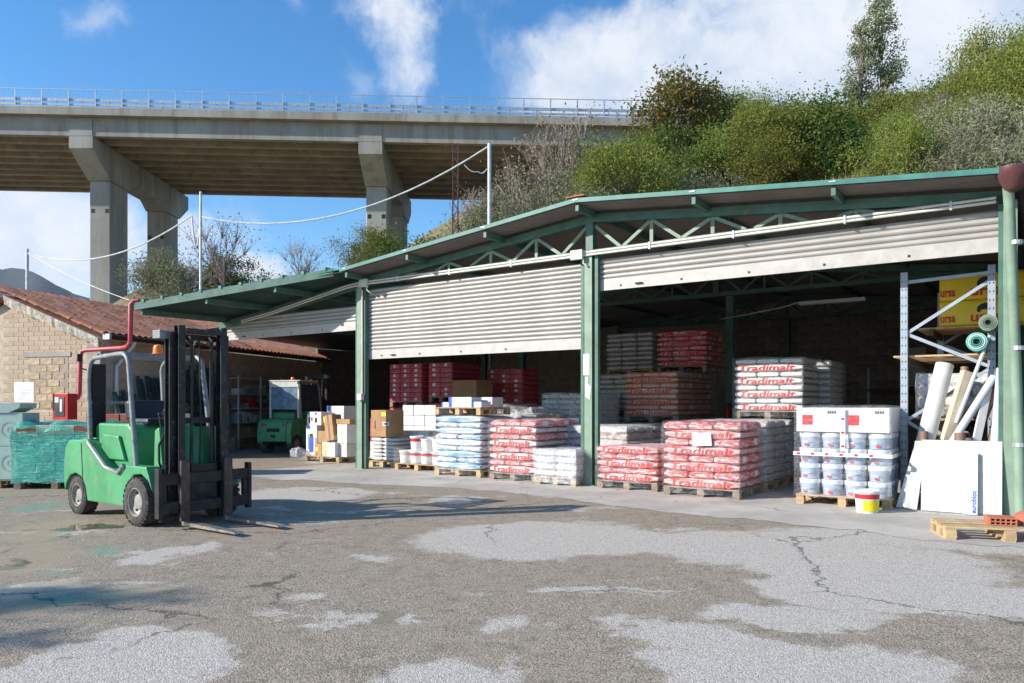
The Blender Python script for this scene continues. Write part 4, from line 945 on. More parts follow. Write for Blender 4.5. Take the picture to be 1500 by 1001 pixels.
boxobj('cardboard_carton', 'plain brown carton between machine carton and leaning carton', 'carton', B(.42, .06, .31), (.36, .36, .3), 'card')
boxobj('cardboard_carton', 'small brown carton with yellow sticker low on the pallet', 'carton', B(.37, -.0, 0), (.27, .36, .30), 'card', patch=[(.2, .5, .4, .68, 'labelyellow'), (.3, .4, .1, .18, 'ink_black')])
boxobj('cardboard_carton', 'long brown taped carton leaning on the carton pile', 'carton', B(.76, .03, .36), (.30, .3, .62), 'card', tilt=R(-9), tape='tube_brown', patch=[(.0, .14, .75, .95, 'labelyellow')])
boxobj('white_carton', 'white carton with two yellow stickers low on the pallet', 'carton', B(.68, -.02, 0), (.46, .36, .345), 'white', patch=[(.02, .1, .3, .7, 'labelyellow'), (.18, .36, .58, .84, 'labelyellow'), (.18, .36, .12, .38, 'labelyellow')])
boxobj('white_carton', 'tall white carton beside the leaning brown carton', 'carton', B(1.08, .1, .32), (.34, .34, .46), 'white', tape='beige')
boxobj('cardboard_carton', 'flat open brown carton on the tall white carton', 'carton', B(1.04, .1, .785), (.48, .36, .12), 'card')
boxobj('white_carton', 'squat white carton under the tall white carton', 'carton', B(1.12, .1, 0), (.3, .3, .315), 'offwhite')
# loose sheet of packing foil hanging off the pallet
mb = MB(); n = 14; vs = []
for i in range(n+1):
    u = i/n
    for j in range(6):
        v = j/5; q = noise.noise((u*5, v*3, 0))*.07
        vs.append(tuple(H(sI+1.42-.62*u+.05*v, .60-.15*v+q-.1*u, .62*(1-u)**1.3+.02+.05*v+abs(q)*.5)))
mb.add(vs, [(i*6+j, i*6+j+1, i*6+j+7, i*6+j+6) for i in range(n) for j in range(5)]); o = mb.build('foil_sheet', M['film_heavy'], smooth=True)
tag(o, 'crumpled pale plastic sheet draped off the carton pallet', 'plastic sheet')
mb = MB(); vs = []
for i in range(9):
    for j in range(9):
        a, b_ = i/8*math.pi, j/8*2*math.pi; r_ = .17+.06*noise.noise((i*.9, j*.9, 2)); vs.append((r_*math.sin(a)*math.cos(b_)*1.3, r_*math.sin(a)*math.sin(b_), max(0, r_+r_*math.cos(a)*.9)))
mb.add(vs, [(i*9+j, i*9+j+1, i*9+j+10, i*9+j+9) for i in range(8) for j in range(8)]); o = mb.build('plastic_ball', M['film_heavy'], loc=H(sI-.1, .66), smooth=True); o.name = 'crumpled_film'
tag(o, 'crumpled ball of clear film at the foot of the machine carton', 'plastic film')
# pallets right of the left column
sJ = hs_at(541, .55)
pJ = empty('pallet', H(sJ, .55), HA, 'small pallet of mortar bags right of the left column', 'pallet'); pallet(pJ, .75, .8)
for i in range(6):
    for a in range(2): place('bag', bag_mesh(.36, .7, .10, 'bag_white'), pJ, (.19+a*.37, .38, .146+.05+i*.085), (0, 0, random.uniform(-.04, .04)))
boxobj('cardboard_carton', 'upright brown carton with yellow sticker on the mortar bags', 'carton', H(sJ+.02, .58, .68), (.62, .42, .60), 'card', patch=[(.55, .78, .78, .92, 'labelyellow'), (.6, .92, .42, .56, 'paper'), (.64, .88, .46, .52, 'ink_black'), (.2, .24, .3, .6, 'ink_black')])
sK = hs_at(578, .35)
pK = empty('pallet', H(sK, .35), HA, 'pallet of round paint tubs in front of white cartons', 'pallet'); pallet(pK, 1.25, .85)
def tub(parent, x, y, z, r=.15, h=.27, mat='white', band='ink_red', lidm='paper', r2=None):
    m_ = MB(); m_.lathe([(r*.86, 0), (r*.98, h*.9), (r, h*.9)], 20, cap=True); t_ = m_.build('tub', M[mat], parent, loc=(x, y, z), rot=(0, 0, random.uniform(0, 6)), smooth=True)
    m_ = MB(); m_.lathe([(r*1.03, h*.86), (r*1.05, h*.90), (r*1.05, h*.96), (r*.9, h*.985), (r*.88, h*.965)], 20); m_.build('lid', M[lidm], t_, smooth=True)
    if band: m_ = MB(); m_.lathe([(r*.945, h*.62), (r*.975, h*.82)], 20, cap=False); m_.v = [(x_*1.012, y_*1.012, z_) for x_, y_, z_ in m_.v]; m_.build('label_band', M[band], t_, smooth=True)
    return t_
for a in range(4):
    for b_ in range(2):
        tub(pK, .16+a*.31, .2+b_*.34, .146, .15, .27, 'white', 'ink_red' if a else 'beige')
for a in (0, 1, 2): tub(pK, .48+a*.31-.02, .22, .417, .15, .27 if a else .32, 'white', 'ink_red' if a == 0 else None)
film(pK, 1.25, .7, .16, .46, 'film', .02, .02, 5, top=False)
for a in (0, 1): tub(pK, .6+a*.32, .56, .417, .15, .29, 'offwhite', None)

# ================================================================== bucket pallet on the right
sH = hs_at(1166, -.30); HT = -.30
pH = empty('bucket_pallet', H(sH, HT), HA, 'film-wrapped pallet of grey paint buckets under white cartons', 'bucket pallet'); pallet(pH, 1.22, 1.0)
for lv in range(4):
    for a in range(4):
        for b_ in range(3):
            if 0 < a < 3 and b_ == 1: continue
            r, h, z = .146, .215, .146+lv*.222
            m_ = MB(); m_.lathe([(r*.85, 0), (r*.95, h*.78)], 18); bo = m_.build('bucket', M['bucket'], pH, loc=(.155+a*.303, .18+b_*.31, z), rot=(0, 0, random.uniform(-.2, .2)), smooth=True)
            m_ = MB(); m_.lathe([(r*.97, h*.70), (r*1.0, h*.76), (r*1.0, h*.97), (r*.9, h)], 18); m_.build('lid', M['lid'], bo, smooth=True)
            if b_ == 0:
                m_ = MB(); m_.tube([(r*math.sin(R(q))*.98, -r*math.cos(R(q))*.98, h*(.70-.35*math.cos(R(q*1.05)))) for q in range(-80, 81, 20)], .004, 5); m_.build('handle', M['galv'], bo)
                m_ = MB(); m_.box(-.05, .0, -r*.98, -r*.955, h*.12, h*.26); m_.build('label', M['ink_bright'], bo)
for a in range(2):
    c_ = MB(); c_.box(0, .60, 0, .98, 0, .34); co = c_.build('carton', M['white'], pH, loc=(.005+a*.608, .01, 1.036), bevel=.006, seg=1)
    c_ = MB(); c_.box(.08, .22, -.004, -.001, .10, .24); c_.build('red_logo', M['ink_red'], co)
    c_ = MB(); c_.box(.24, .29, -.004, -.001, .15, .17); c_.build('print', M['galv'], co)
    for q in range(4): c_ = MB(); c_.box(.42+q*.03, .44+q*.03, -.004, -.001, .26, .30); c_.build('print', M['ink_black'], co)
for x0, x1, z0, z1 in ((.60, .665, .78, 1.37), (-.03, 1.25, .70, .752)):
    c_ = MB(); c_.box(x0, x1, -.034, -.031, z0, z1); tp_ = c_.build('strapping_tape', M['paper'], pH)
    nq = int(max(x1-x0, z1-z0)/.19)
    for q in range(nq):
        c_ = MB(); xx, zz = (x0+.05+q*.19, z0+.012) if x1-x0 > z1-z0 else (x0+.01, z0+.05+q*.19)
        c_.box(xx, xx+.045, -.037, -.0345, zz, zz+.03); c_.build('tape_mark', M['ink_red'], tp_)
c_ = MB(); c_.box(1.251, 1.254, -.03, 1.02, .70, .752); c_.build('strapping_tape', M['paper'], pH)
film(pH, 1.22, 1.0, .12, 1.40, 'film', .025, .015, 9)
tb_ = empty('paint_tub', H(sH+1.0, HT-.36), HA, 'yellow and white paint tub on the floor before the bucket pallet', 'tub')
t_ = tub(tb_, 0, 0, .004, .155, .30, 'white', 'ink_red', 'paper')
m_ = MB(); n = 12; vs = []
for i in range(n+1):
    a = R(-100+i*118/n)
    for z in (.03, .17): rr = .155*(.86+.12*z/.27)*1.02; vs.append((rr*math.cos(a), rr*math.sin(a), z))
m_.add(vs, [(i*2, i*2+2, i*2+3, i*2+1) for i in range(n)]); m_.build('yellow_label', M['yellow'], tb_, smooth=True)

# ================================================================== racking and long goods on the right
rk = empty('pallet_rack', H(10.56, .6), HA, 'grey-blue steel pallet rack with diagonal bracing by the downpipe', 'rack')
for x, y in ((0, 0), (1.06, 0), (.2, 2.6), (1.26, 2.6)):
    m_ = MB(); m_.box(x-.045, x+.045, y, y+.012, 0, 3.32); m_.box(x-.045, x-.033, y+.012, y+.08, 0, 3.32); m_.box(x+.033, x+.045, y+.012, y+.08, 0, 3.32); up = m_.build('upright', M['rackblue'], rk)
    if y == 0:
        for q in range(26):
            for e in (-.022, .022): m_ = MB(); m_.box(x+e-.006, x+e+.006, y-.003, y-.0005, .3+q*.115, .325+q*.115); m_.build('slot', M['black'], up)
for y in (.03, 2.63):
    x0 = 0 if y < 1 else .2
    for (za, zb_) in ((3.18, 3.22), (2.45, 3.1), (2.43, 1.95), (1.2, 1.9), (1.18, .5)):
        m_ = MB(); m_.bar((x0+.04, y+.02, za), (x0+1.02, y+.02, zb_), .03, .045); m_.build('brace', M['rackblue'], rk)
for x in (.03, 1.1):
    for z in (2.0, 1.1): m_ = MB(); m_.box(x-.02, x+.03, .09, 2.6, z, z+.1); m_.build('shelf_beam', M['rust'], rk)
for k in range(9): m_ = MB(); m_.box(-.15, 1.25, .1+k*.27, .3+k*.27, 2.105, 2.13); m_.build('shelf_board', M['wood'], rk)
for k in range(9): m_ = MB(); m_.box(-.1, 1.2, .1+k*.27, .3+k*.27, 1.205, 1.23); m_.build('shelf_board', M['oldwood'], rk)
for k in range(5): m_ = MB(); m_.box(.0, 1.5, 1.35+k*.27, 1.55+k*.27, 2.60, 2.625); m_.build('shelf_board', M['wood'], rk)
for x in (.2, 1.3): m_ = MB(); m_.box(x-.02, x+.03, 1.3, 2.6, 2.5, 2.598); m_.build('shelf_beam', M['rust'], rk)
# yellow insulation packs
for i, (s, z, lab) in enumerate(((10.86, 2.63, 'lower yellow wrapped insulation pack on the rack shelf'), (10.86, 3.03, 'upper yellow wrapped insulation pack on top of the other pack'))):
    y_ = empty('insulation_pack', H(s, 2.0, z), HA, lab, 'insulation pack')
    m_ = MB(); m_.box(0, 1.22, 0, 1.2, 0, .40); m_.build('pack', M['yellow'], y_, bevel=.05, seg=3)
    write('ursa', 'ink_bright', y_, (.62, -.006, .11), (.4, .11), bold=.03); write('ursa', 'ink_bright', y_, (.12, -.006, .11), (.2, .1), bold=.03)
    # small bear emblem over the lettering
    bear = [(0, .02), (.02, 0), (.05, 0), (.05, .04), (.13, .05), (.14, 0), (.17, 0), (.18, .06), (.2, .12), (.24, .11), (.25, .14), (.21, .17), (.18, .16), (.12, .17), (.05, .15), (.01, .1)]
    m_ = MB(); m_.prism([(x+.5, z_*.8+.2) for x, z_ in bear], -.008, -.004); m_.build('emblem', M['ink_black'], y_)
for (x, z, r, m1, lab) in ((.93, 2.52, .11, 'pale_green', 'green roll of netting lying on the rack shelf'), (.80, 2.27, .125, 'teal_box', 'teal and white roll of foil lying on the rack shelf')):
    r_ = empty('material_roll', H(10.66+x, .40, z-r), HA, lab, 'roll')
    for q in range(4):
        m_ = MB(); ra = r*(1-q*.2); m_.lathe([(ra*.85, 0), (ra, .0), (ra, .5), (ra*.85, .5)], 24, Matrix.Translation((0, -.012*q, r)) @ Matrix.Rotation(R(-90), 4, 'X'), False); m_.build('layer', M[m1 if (q != 1 or m1 == 'pale_green') else 'white'], r_, smooth=True)
    m_ = MB(); m_.lathe([(r*.22, .02), (r*.22, .5)], 14, Matrix.Translation((0, 0, r)) @ Matrix.Rotation(R(-90), 4, 'X')); m_.build('core', M['black'], r_)
# leaning boards, tubes and rolls: foot and head given as pixels, depth from the place they stand
def lean(name, label, cat, foot, head, t, tt, r, mat, square=None, capm=None):
    a = H(hs_at(foot[0], t), t); Za = a.y; a = at(foot[0], foot[1], Za); b_ = H(hs_at(head[0], tt), tt); b_ = at(head[0], head[1], b_.y)
    a.z = max(a.z, .02+r*.4)
    o = empty(name, a, 0, label, cat); m_ = MB(); v = b_-a
    if square: m_.bar((0, 0, 0), v, square[0], square[1], (0, 1, 0)); m_.build('length', M[mat], o, bevel=.004, seg=1)
    else:
        m_.tube([(0, 0, 0), v*.5, v], r, 16); m_.build('length', M[mat], o, smooth=True)
        if capm: m_ = MB(); m_.tube([v*.999, v*1.004], r*.72, 12); m_.build('open_end', M[capm], o)
    return o
GLN = 'long goods leaning against the rack'
lean('wrapped_roll', 'thick white plastic-wrapped roll leaning against the rack upright', 'roll', (1342, 700), (1384, 534), .12, .5, .115, 'offwhite', capm='paper')
lean('beam', 'long beige wooden beam leaning beside the white roll', 'beam', (1366, 715), (1418, 545), .14, .5, 0, 'beige', (.16, .1))
lean('beam', 'grey slim profile leaning steeply across the rack bracing', 'profile', (1400, 620), (1450, 492), .3, .5, 0, 'tube_grey', (.03, .05))
lean('pipe', 'pale grey plastic pipe leaning at the lowest slant', 'pipe', (1368, 690), (1456, 552), .0, .45, .048, 'tube_grey', capm='black')
lean('pipe', 'brown plastic pipe leaning behind the pale pipes', 'pipe', (1400, 720), (1466, 548), .2, .55, .05, 'tube_brown', capm='black')
lean('pipe', 'wide pale grey pipe standing almost upright by the downpipe', 'pipe', (1452, 735), (1468, 540), .12, .4, .065, 'tube_grey', capm='black')
lean('board', 'white painted board leaning between the slanted pipes', 'board', (1416, 715), (1447, 568), .1, .42, 0, 'white', (.11, .03))
lean('pipe', 'short brown pipe stub standing behind the white panel', 'pipe', (1353, 720), (1353, 632), .08, .1, .055, 'tube_brown', capm='black')
lean('pipe', 'short two-tone pipe stub standing behind the panel centre', 'pipe', (1406, 720), (1406, 634), .08, .1, .065, 'tube_brown', capm='tube_grey')
lean('beam', 'dark brown profile leaning in front of the rightmost upright', 'profile', (1440, 700), (1472, 560), .16, .45, 0, 'tube_brown', (.07, .04))
lean('pipe', 'copper coloured pipe end showing above the beige beam', 'pipe', (1405, 640), (1413, 538), .4, .55, .05, 'tube_brown', capm='rust')
def panel(name, label, px0, px1, yb, yt, t, tilt, th, mat, skew=0):
    s0, s1 = hs_at(px0, t), hs_at(px1, t); a = H(s0, t); h = (yb-yt)/F*a.y
    o = empty(name, a, HA, label, 'panel'); o.rotation_euler.x = -tilt
    m_ = MB(); m_.prism([(0, .012), (s1-s0, .012), (s1-s0+skew, h), (skew, h)], 0, th); m_.build('sheet', M[mat], o, bevel=.003, seg=1); return o, s1-s0, h
pn, w, h = panel('leaning_board', 'large white square panel leaning in front of the long goods', 1349, 1468, 757, 652, -.12, R(6), .04, 'offwhite')
p2_, w2, h2 = panel('block_sheet', 'narrow white panel with blue lettering leaning on large panel', 1410, 1432, 764, 672, -.20, R(7), .04, 'white')
write('eurobloc', 'ink_blue', p2_, (w2*.72, -.004, h2*.22), (h2*.36, .06), rot=(R(90), R(-90), 0), bold=.015)
panel('leaning_board', 'tall narrow white panel leaning at the left of the large panel', 1326, 1343, 752, 650, -.1, R(8), .03, 'offwhite', .1)
panel('leaning_board', 'thin slanting white panel nearest the bucket pallet', 1312, 1330, 748, 655, .0, R(5), .02, 'white', .22)
# wrapped goods on the rack floor behind
sacks('pale film-wrapped sack pallet inside the rack behind long goods', 10.75, .95, 1.0, 1.2, 6, .13, mats=('bag_plain', 'bag_grey'), wrap='film_heavy', long_layers=False)
film_o = sacks('pale film-wrapped sacks on the lower rack shelf', 10.70, .9, 1.0, 1.1, 3, .16, 1.235, mats=('bag_plain', 'bag_plain'), wrap='film_heavy', long_layers=False)
# pallet with roof tile and hollow brick
pt = empty('pallet', G(1385, 791), R(-16), 'low pallet carrying sample roof tile and hollow brick', 'pallet'); pallet(pt, 1.2, .6)
hb = empty('hollow_brick', G(1385, 791)+Vector((.50, .05, .147)), R(-20), 'red hollow clay brick lying on the low pallet', 'brick')
m_ = MB(); 
for z0, z1 in ((0, .012), (.034, .046), (.07, .082)): m_.box(0, .25, 0, .25, z0, z1)
for k in range(6): m_.box(k*.0476, k*.0476+.012, 0, .25, .0125, .0335); m_.box(k*.0476, k*.0476+.012, 0, .25, .0465, .0695)
m_.build('shell', M['brick_red'], hb)
rt = empty('roof_tile', G(1385, 791)+Vector((.80, .0, .15)), R(-20), 'curved terracotta roof tile lying on the low pallet', 'roof tile')
n = 12; vs = [(.16+.15*-math.cos(math.pi*i/n)*rr, y, .11*math.sin(math.pi*i/n)*rr) for y in (0, .42) for rr in (1, .88) for i in range(n+1)]; q = n+1
m_ = MB(); m_.add(vs, [(i, i+1, 2*q+i+1, 2*q+i) for i in range(n)]+[(q+i, 3*q+i, 3*q+i+1, q+i+1) for i in range(n)]+[(i, q+i, q+i+1, i+1) for i in range(n)]+[(2*q+i, 2*q+i+1, 3*q+i+1, 3*q+i) for i in range(n)]); m_.build('barrel', M['brick_red'], rt, smooth=True)
m_ = MB(); m_.box(.31, .5, 0, .42, 0, .02); m_.build('flat_wing', M['brick_red'], rt)
# back of the hall: shelf with coils, fire extinguisher
sv = empty('back_shelf', H(8.2, 11.2), HA, 'dark steel shelf with oddments along the back wall', 'shelf')
for z in (.9, 1.75): m_ = MB(); m_.box(0, 3.6, 0, .8, z, z+.08); m_.build('shelf_beam', M['rust'], sv)
for x in (0, 1.8, 3.55): m_ = MB(); m_.box(x, x+.06, 0, .06, 0, 2.4); m_.build('upright', M['rackblue'], sv)
for i in range(7):
    x = .25+i*.46
    r_ = empty('cable_coil', H(8.2+x, 11.35, 1.83), HA, 'dark coil of cable standing on the back shelf', 'coil', 'coils on the back shelf') if i > 2 else None
    if r_: n = 16; m_ = MB(); m_.tube([(.17*math.cos(2*math.pi*k/n), 0, .19+.17*math.sin(2*math.pi*k/n)) for k in range(n+1)], .03, 6); m_.build('coil', M['dark_metal'], r_)
    else:
        b_ = boxobj('carton', ['pale carton leftmost on the back shelf', 'pale carton beside the leftmost one on the back shelf', 'pale carton next to the cable coils on the back shelf'][i], 'carton', H(8.2+x, 11.3, .985), (.3, .3, .32), 'offwhite')
ex = empty('fire_extinguisher', H(SC2+.35, 6.08, .95), HA, 'red fire extinguisher hanging on the inner green column', 'fire extinguisher')
m_ = MB(); m_.lathe([(.07, 0), (.075, .02), (.075, .36), (.05, .42), (.02, .44), (.02, .48)], 16); m_.build('cylinder', M['red'], ex, smooth=True)
m_ = MB(); m_.tube([(.02, -.03, .46), (.09, -.05, .42), (.1, -.05, .12)], .011, 6); m_.build('hose', M['black'], ex); m_ = MB(); m_.box(-.03, .09, -.02, .02, .475, .50); m_.build('lever', M['black'], ex)
m_ = MB(); m_.box(.11, .2, -.01, .0, .1, .38); m_.build('tag', M['paper'], ex)

# ================================================================== goods in front of the tiled building
tp = empty('wrapped_pallet', G(20, 717), R(4), 'pallet of boxes in teal film beside the forklift', 'wrapped pallet')
pallet(tp, 1.3, 1.2, 0, 'oldwood')
c_ = MB(); c_.box(0, .31, 0, .29, 0, .15); tm_ = c_.mesh('carton', M['teal_box'], bevel=.006, seg=1)
c_ = MB(); c_.box(0, .31, 0, .29, 0, .15); cm_ = c_.mesh('carton', M['beige'], bevel=.006, seg=1); c_ = MB(); c_.box(0, .31, 0, .29, 0, .15); rm_ = c_.mesh('carton', M['brick_red'], bevel=.006, seg=1)
for k in range(6):
    for a in range(4):
        for b_ in range(4):
            if 0 < a < 3 and 0 < b_ < 3 and k < 5: continue
            place('carton', (rm_ if (a+b_) % 3 == 0 else cm_) if k == 5 else tm_, tp, (.02+a*.318, .02+b_*.295, .146+k*.154))
film(tp, 1.3, 1.2, .10, .98, 'film_teal', .025, .03, 2, top=False)
mb = MB(); n, q = 20, 10; vs = []
for i in range(n+1):
    for j in range(q+1):
        x, y = -.06+1.42*i/n, -.05+1.3*j/q; vs.append((x, y, 1.10+.07*noise.noise((x*3.1, y*3.1, 0))+.05*noise.noise((x*9, y*9, 0))-(.10 if j == 0 else 0)-(.1 if i in (0, n) else 0)))
mb.add(vs, [(i*(q+1)+j, (i+1)*(q+1)+j, (i+1)*(q+1)+j+1, i*(q+1)+j+1) for i in range(n) for j in range(q)]); mb.build('top_film', M['film_teal'], tp, smooth=True)
t2, _ = cartons('white and brown carton pallet behind the forklift seat', 0, 0, 4, 3, 7, .33, .33, .155, 0, 'offwhite', 'ink_black')
t2.location = G(150, 700); t2.rotation_euler.z = R(3); c0 = list(t2.children)
for i, c_ in enumerate(c0):
    if c_.name.startswith('carton') and i % 3 == 0: c_.data = rm_
for i, (px, lab) in enumerate(((-42, 'pale green outdoor unit cartons stacked at the yard edge'),)):
    au = empty('unit_stack', G(px, 716), R(3), lab, 'unit stack'); pallet(au, .85, .8, 0, 'oldwood')
    for k in range(2):
        m_ = MB(); m_.box(0, .82, 0, .5, 0, .56); u_ = m_.build('unit_carton', M['unit_pale'], au, loc=(.01, .02, .146+k*.565), bevel=.01)
        for r0 in (.14, .05):
            m_ = MB(); m_.lathe([(r0, 0), (r0-.02, 0), (r0-.02, .003), (r0, .003)], 24, Matrix.Translation((.60, -.001, .28)) @ Matrix.Rotation(R(90), 4, 'X'), False); m_.build('fan_print', M['galv'], u_)
    m_ = MB(); m_.prism([(-.02, 1.28), (.6, 1.28), (.78, 1.36), (.8, 1.44), (-.02, 1.44)], 0, .5); m_.build('top_carton', M['unit_pale'], au)
# long dark glazed slabs leaning on the side wall
wl = Matrix.Translation(TB) @ Matrix.Rotation(TA, 4, 'Z')
for i in range(26):
    y = .25+i*.15+random.uniform(-.02, .02); hgt = (1.3 if i < 5 else 1.62 if i < 13 else 2.05)+random.uniform(-.12, .12)
    o = empty('slab_bundle', wl @ Vector((.55, y, .42)), TA, ('short' if i < 5 else 'medium-height' if i < 13 else 'tall')+' dark glossy wrapped slab leaning on the side wall of tiled building', 'slab', 'dark slabs leaning by the tiled building')
    m_ = MB(); m_.bar((0, 0, 0), (-.38, random.uniform(-.04, .06), hgt), .10, .05, (0, 1, 0)); m_.build('slab', M['darkslab'], o)
for i in range(4):
    o = empty('glass_panel', wl @ Vector((.5, 4.2+i*.1, .42)), TA, 'tall bluish wrapped panel leaning beside the dark slabs', 'panel', 'bluish panels leaning by the tiled building')
    m_ = MB(); m_.bar((0, 0, 0), (-.3, .03*i, 2.0), .09, .05, (0, 1, 0)); m_.build('panel', M['blueglass'], o)
sr = empty('slab_rest', wl @ Vector((.42, .8, 0)), TA, 'low timber rest carrying the dark leaning slabs', 'timber rest')
for y in (0, 1.3, 2.6, 3.6): m_ = MB(); m_.box(-.35, .3, y, y+.12, 0, .40); m_.build('bearer', M['oldwood'], sr)
# shelving with small goods along the wall, behind the second forklift
sh = empty('goods_shelf', wl @ Vector((.08, 4.9, 0)), TA, 'white metal shelving with small goods along tiled building wall', 'shelf')
for y in (0, 1.2, 2.4, 3.6, 4.8): m_ = MB(); m_.box(.4, .44, y, y+.04, 0, 2.3); m_.build('upright', M['offwhite'], sh)
for z in (.35, .8, 1.25, 1.7, 2.2): m_ = MB(); m_.box(0, .44, .045, 4.8, z, z+.03); m_.build('shelf_board', M['offwhite'], sh)
cols = ['offwhite', 'card', 'blueglass', 'red', 'darkslab', 'bucket', 'pale_green']
for z in (.38, .83, 1.28, 1.73):
    y = .1
    while y < 4.6:
        w = random.uniform(.12, .32); h = random.uniform(.14, .34)
        m_ = MB(); m_.box(.08, .40, y, y+w*.92, z+.002, z+h); m_.build('goods_box', M[random.choice(cols)], sh); y += w+random.choice((0, 0, .1))
ex2 = empty('fire_extinguisher', wl @ Vector((.14, 4.72, 1.0)), TA, 'red and yellow fire extinguisher hung by the white shelving', 'fire extinguisher')
m_ = MB(); m_.lathe([(.07, 0), (.08, .02), (.08, .38), (.05, .45), (.02, .47), (.02, .52)], 16); m_.build('cylinder', M['red'], ex2, smooth=True)
m_ = MB(); m_.lathe([(.082, .1), (.082, .26)], 16, cap=False); m_.build('label', M['labelyellow'], ex2)
m_ = MB(); m_.tube([(.02, 0, .5), (.1, 0, .46), (.11, 0, .2)], .012, 6); m_.build('hose', M['black'], ex2)
sg = empty('safety_sign', wl @ Vector((.06, 4.62, 1.75)), TA, 'red over yellow safety sign above the hanging extinguisher', 'sign')
m_ = MB(); m_.box(0, .01, 0, .26, .34, .66); m_.build('red_plate', M['red'], sg); m_ = MB(); m_.box(0, .01, 0, .26, 0, .33); m_.build('yellow_plate', M['labelyellow'], sg)
m_ = MB(); m_.box(.0105, .013, .08, .12, .4, .6); m_.build('symbol', M['paper'], sg)
# tray of stones by the shed foot
# ================================================================== poles and cables
def pole(name, label, px, yt, yb, Z, r, mat):
    a, b_ = at(px, yb, Z), at(px, yt, Z); a.z = min(a.z, terrain(a.x, a.y)-.3) if terrain(a.x, a.y) > -.5 else 0
    o = empty(name, (a.x, a.y, a.z), 0, label, 'pole'); m_ = MB(); m_.tube([(0, 0, 0), (0, 0, b_.z-a.z)], r, 10, r*.8); m_.build('shaft', M[mat], o, smooth=True)
    return o, b_
_, pA = pole('utility_pole', 'thick white utility pole behind the warehouse ridge', 717, 211, 330, 27, .085, 'pole_white')
_, pB = pole('utility_pole', 'slim grey pole rising behind the green canopy', 294, 281, 425, 30, .06, 'pole_white')
_, pC = pole('utility_pole', 'short grey pole behind the terracotta roof', 40, 365, 430, 34, .08, 'pole_white')
a = at(667, 345, 29); rz_ = terrain(a.x, a.y)-.3; tz = at(667, 211, 29).z
o = empty('lattice_pole', (a.x, a.y, rz_), 0, 'rusty lattice pole beside the thick white utility pole', 'pole')
for dx, dy in ((-.1, -.1), (.1, -.1), (.1, .1), (-.1, .1)): m_ = MB(); m_.box(dx-.018, dx+.018, dy-.018, dy+.018, 0, tz-rz_); m_.build('chord', M['rust'], o)
for k in range(int((tz-rz_)/.3)):
    m_ = MB(); e = 1 if k % 2 else -1
    m_.bar((-.1*e, -.1, k*.3), (.1*e, -.1, k*.3+.3), .02, .02); m_.bar((-.1*e, .1, k*.3), (.1*e, .1, k*.3+.3), .02, .02); m_.bar((.1, -.1*e, k*.3), (.1, .1*e, k*.3+.3), .02, .02); m_.build('lacing', M['rust'], o)
def cable(label, pts, r=.028, sag=0):
    P = []; 
    for a, b_ in zip(pts, pts[1:]):
        for i in range(16):
            u = i/16; p = a.lerp(b_, u); p.z -= sag*4*u*(1-u); P.append(p)
    P.append(pts[-1]); m_ = MB(); m_.tube(P, r, 6); o = m_.build('overhead_cable', M['cable'], smooth=True); tag(o, label, 'cable')
cable('twisted white cable sagging between slim pole and thick utility pole', [at(281, 316, 30), pB-Vector((0, 0, 1.0)), pA-Vector((.05, 0, .1))], .03, 1.2)
cable('white cable sagging between short pole and slim pole', [pC-Vector((0, 0, .2)), at(281, 316, 30)], .028, .9)
cable('thin dark cable running down from the short pole', [pC-Vector((0, 0, .15)), at(190, 440, 28)], .014, .15)
cable('thin cable looping beside the thick utility pole', [pA-Vector((.9, 0, .75)), pA-Vector((.4, 0, 1.0)), pA-Vector((.1, 0, .9))], .015, .1)
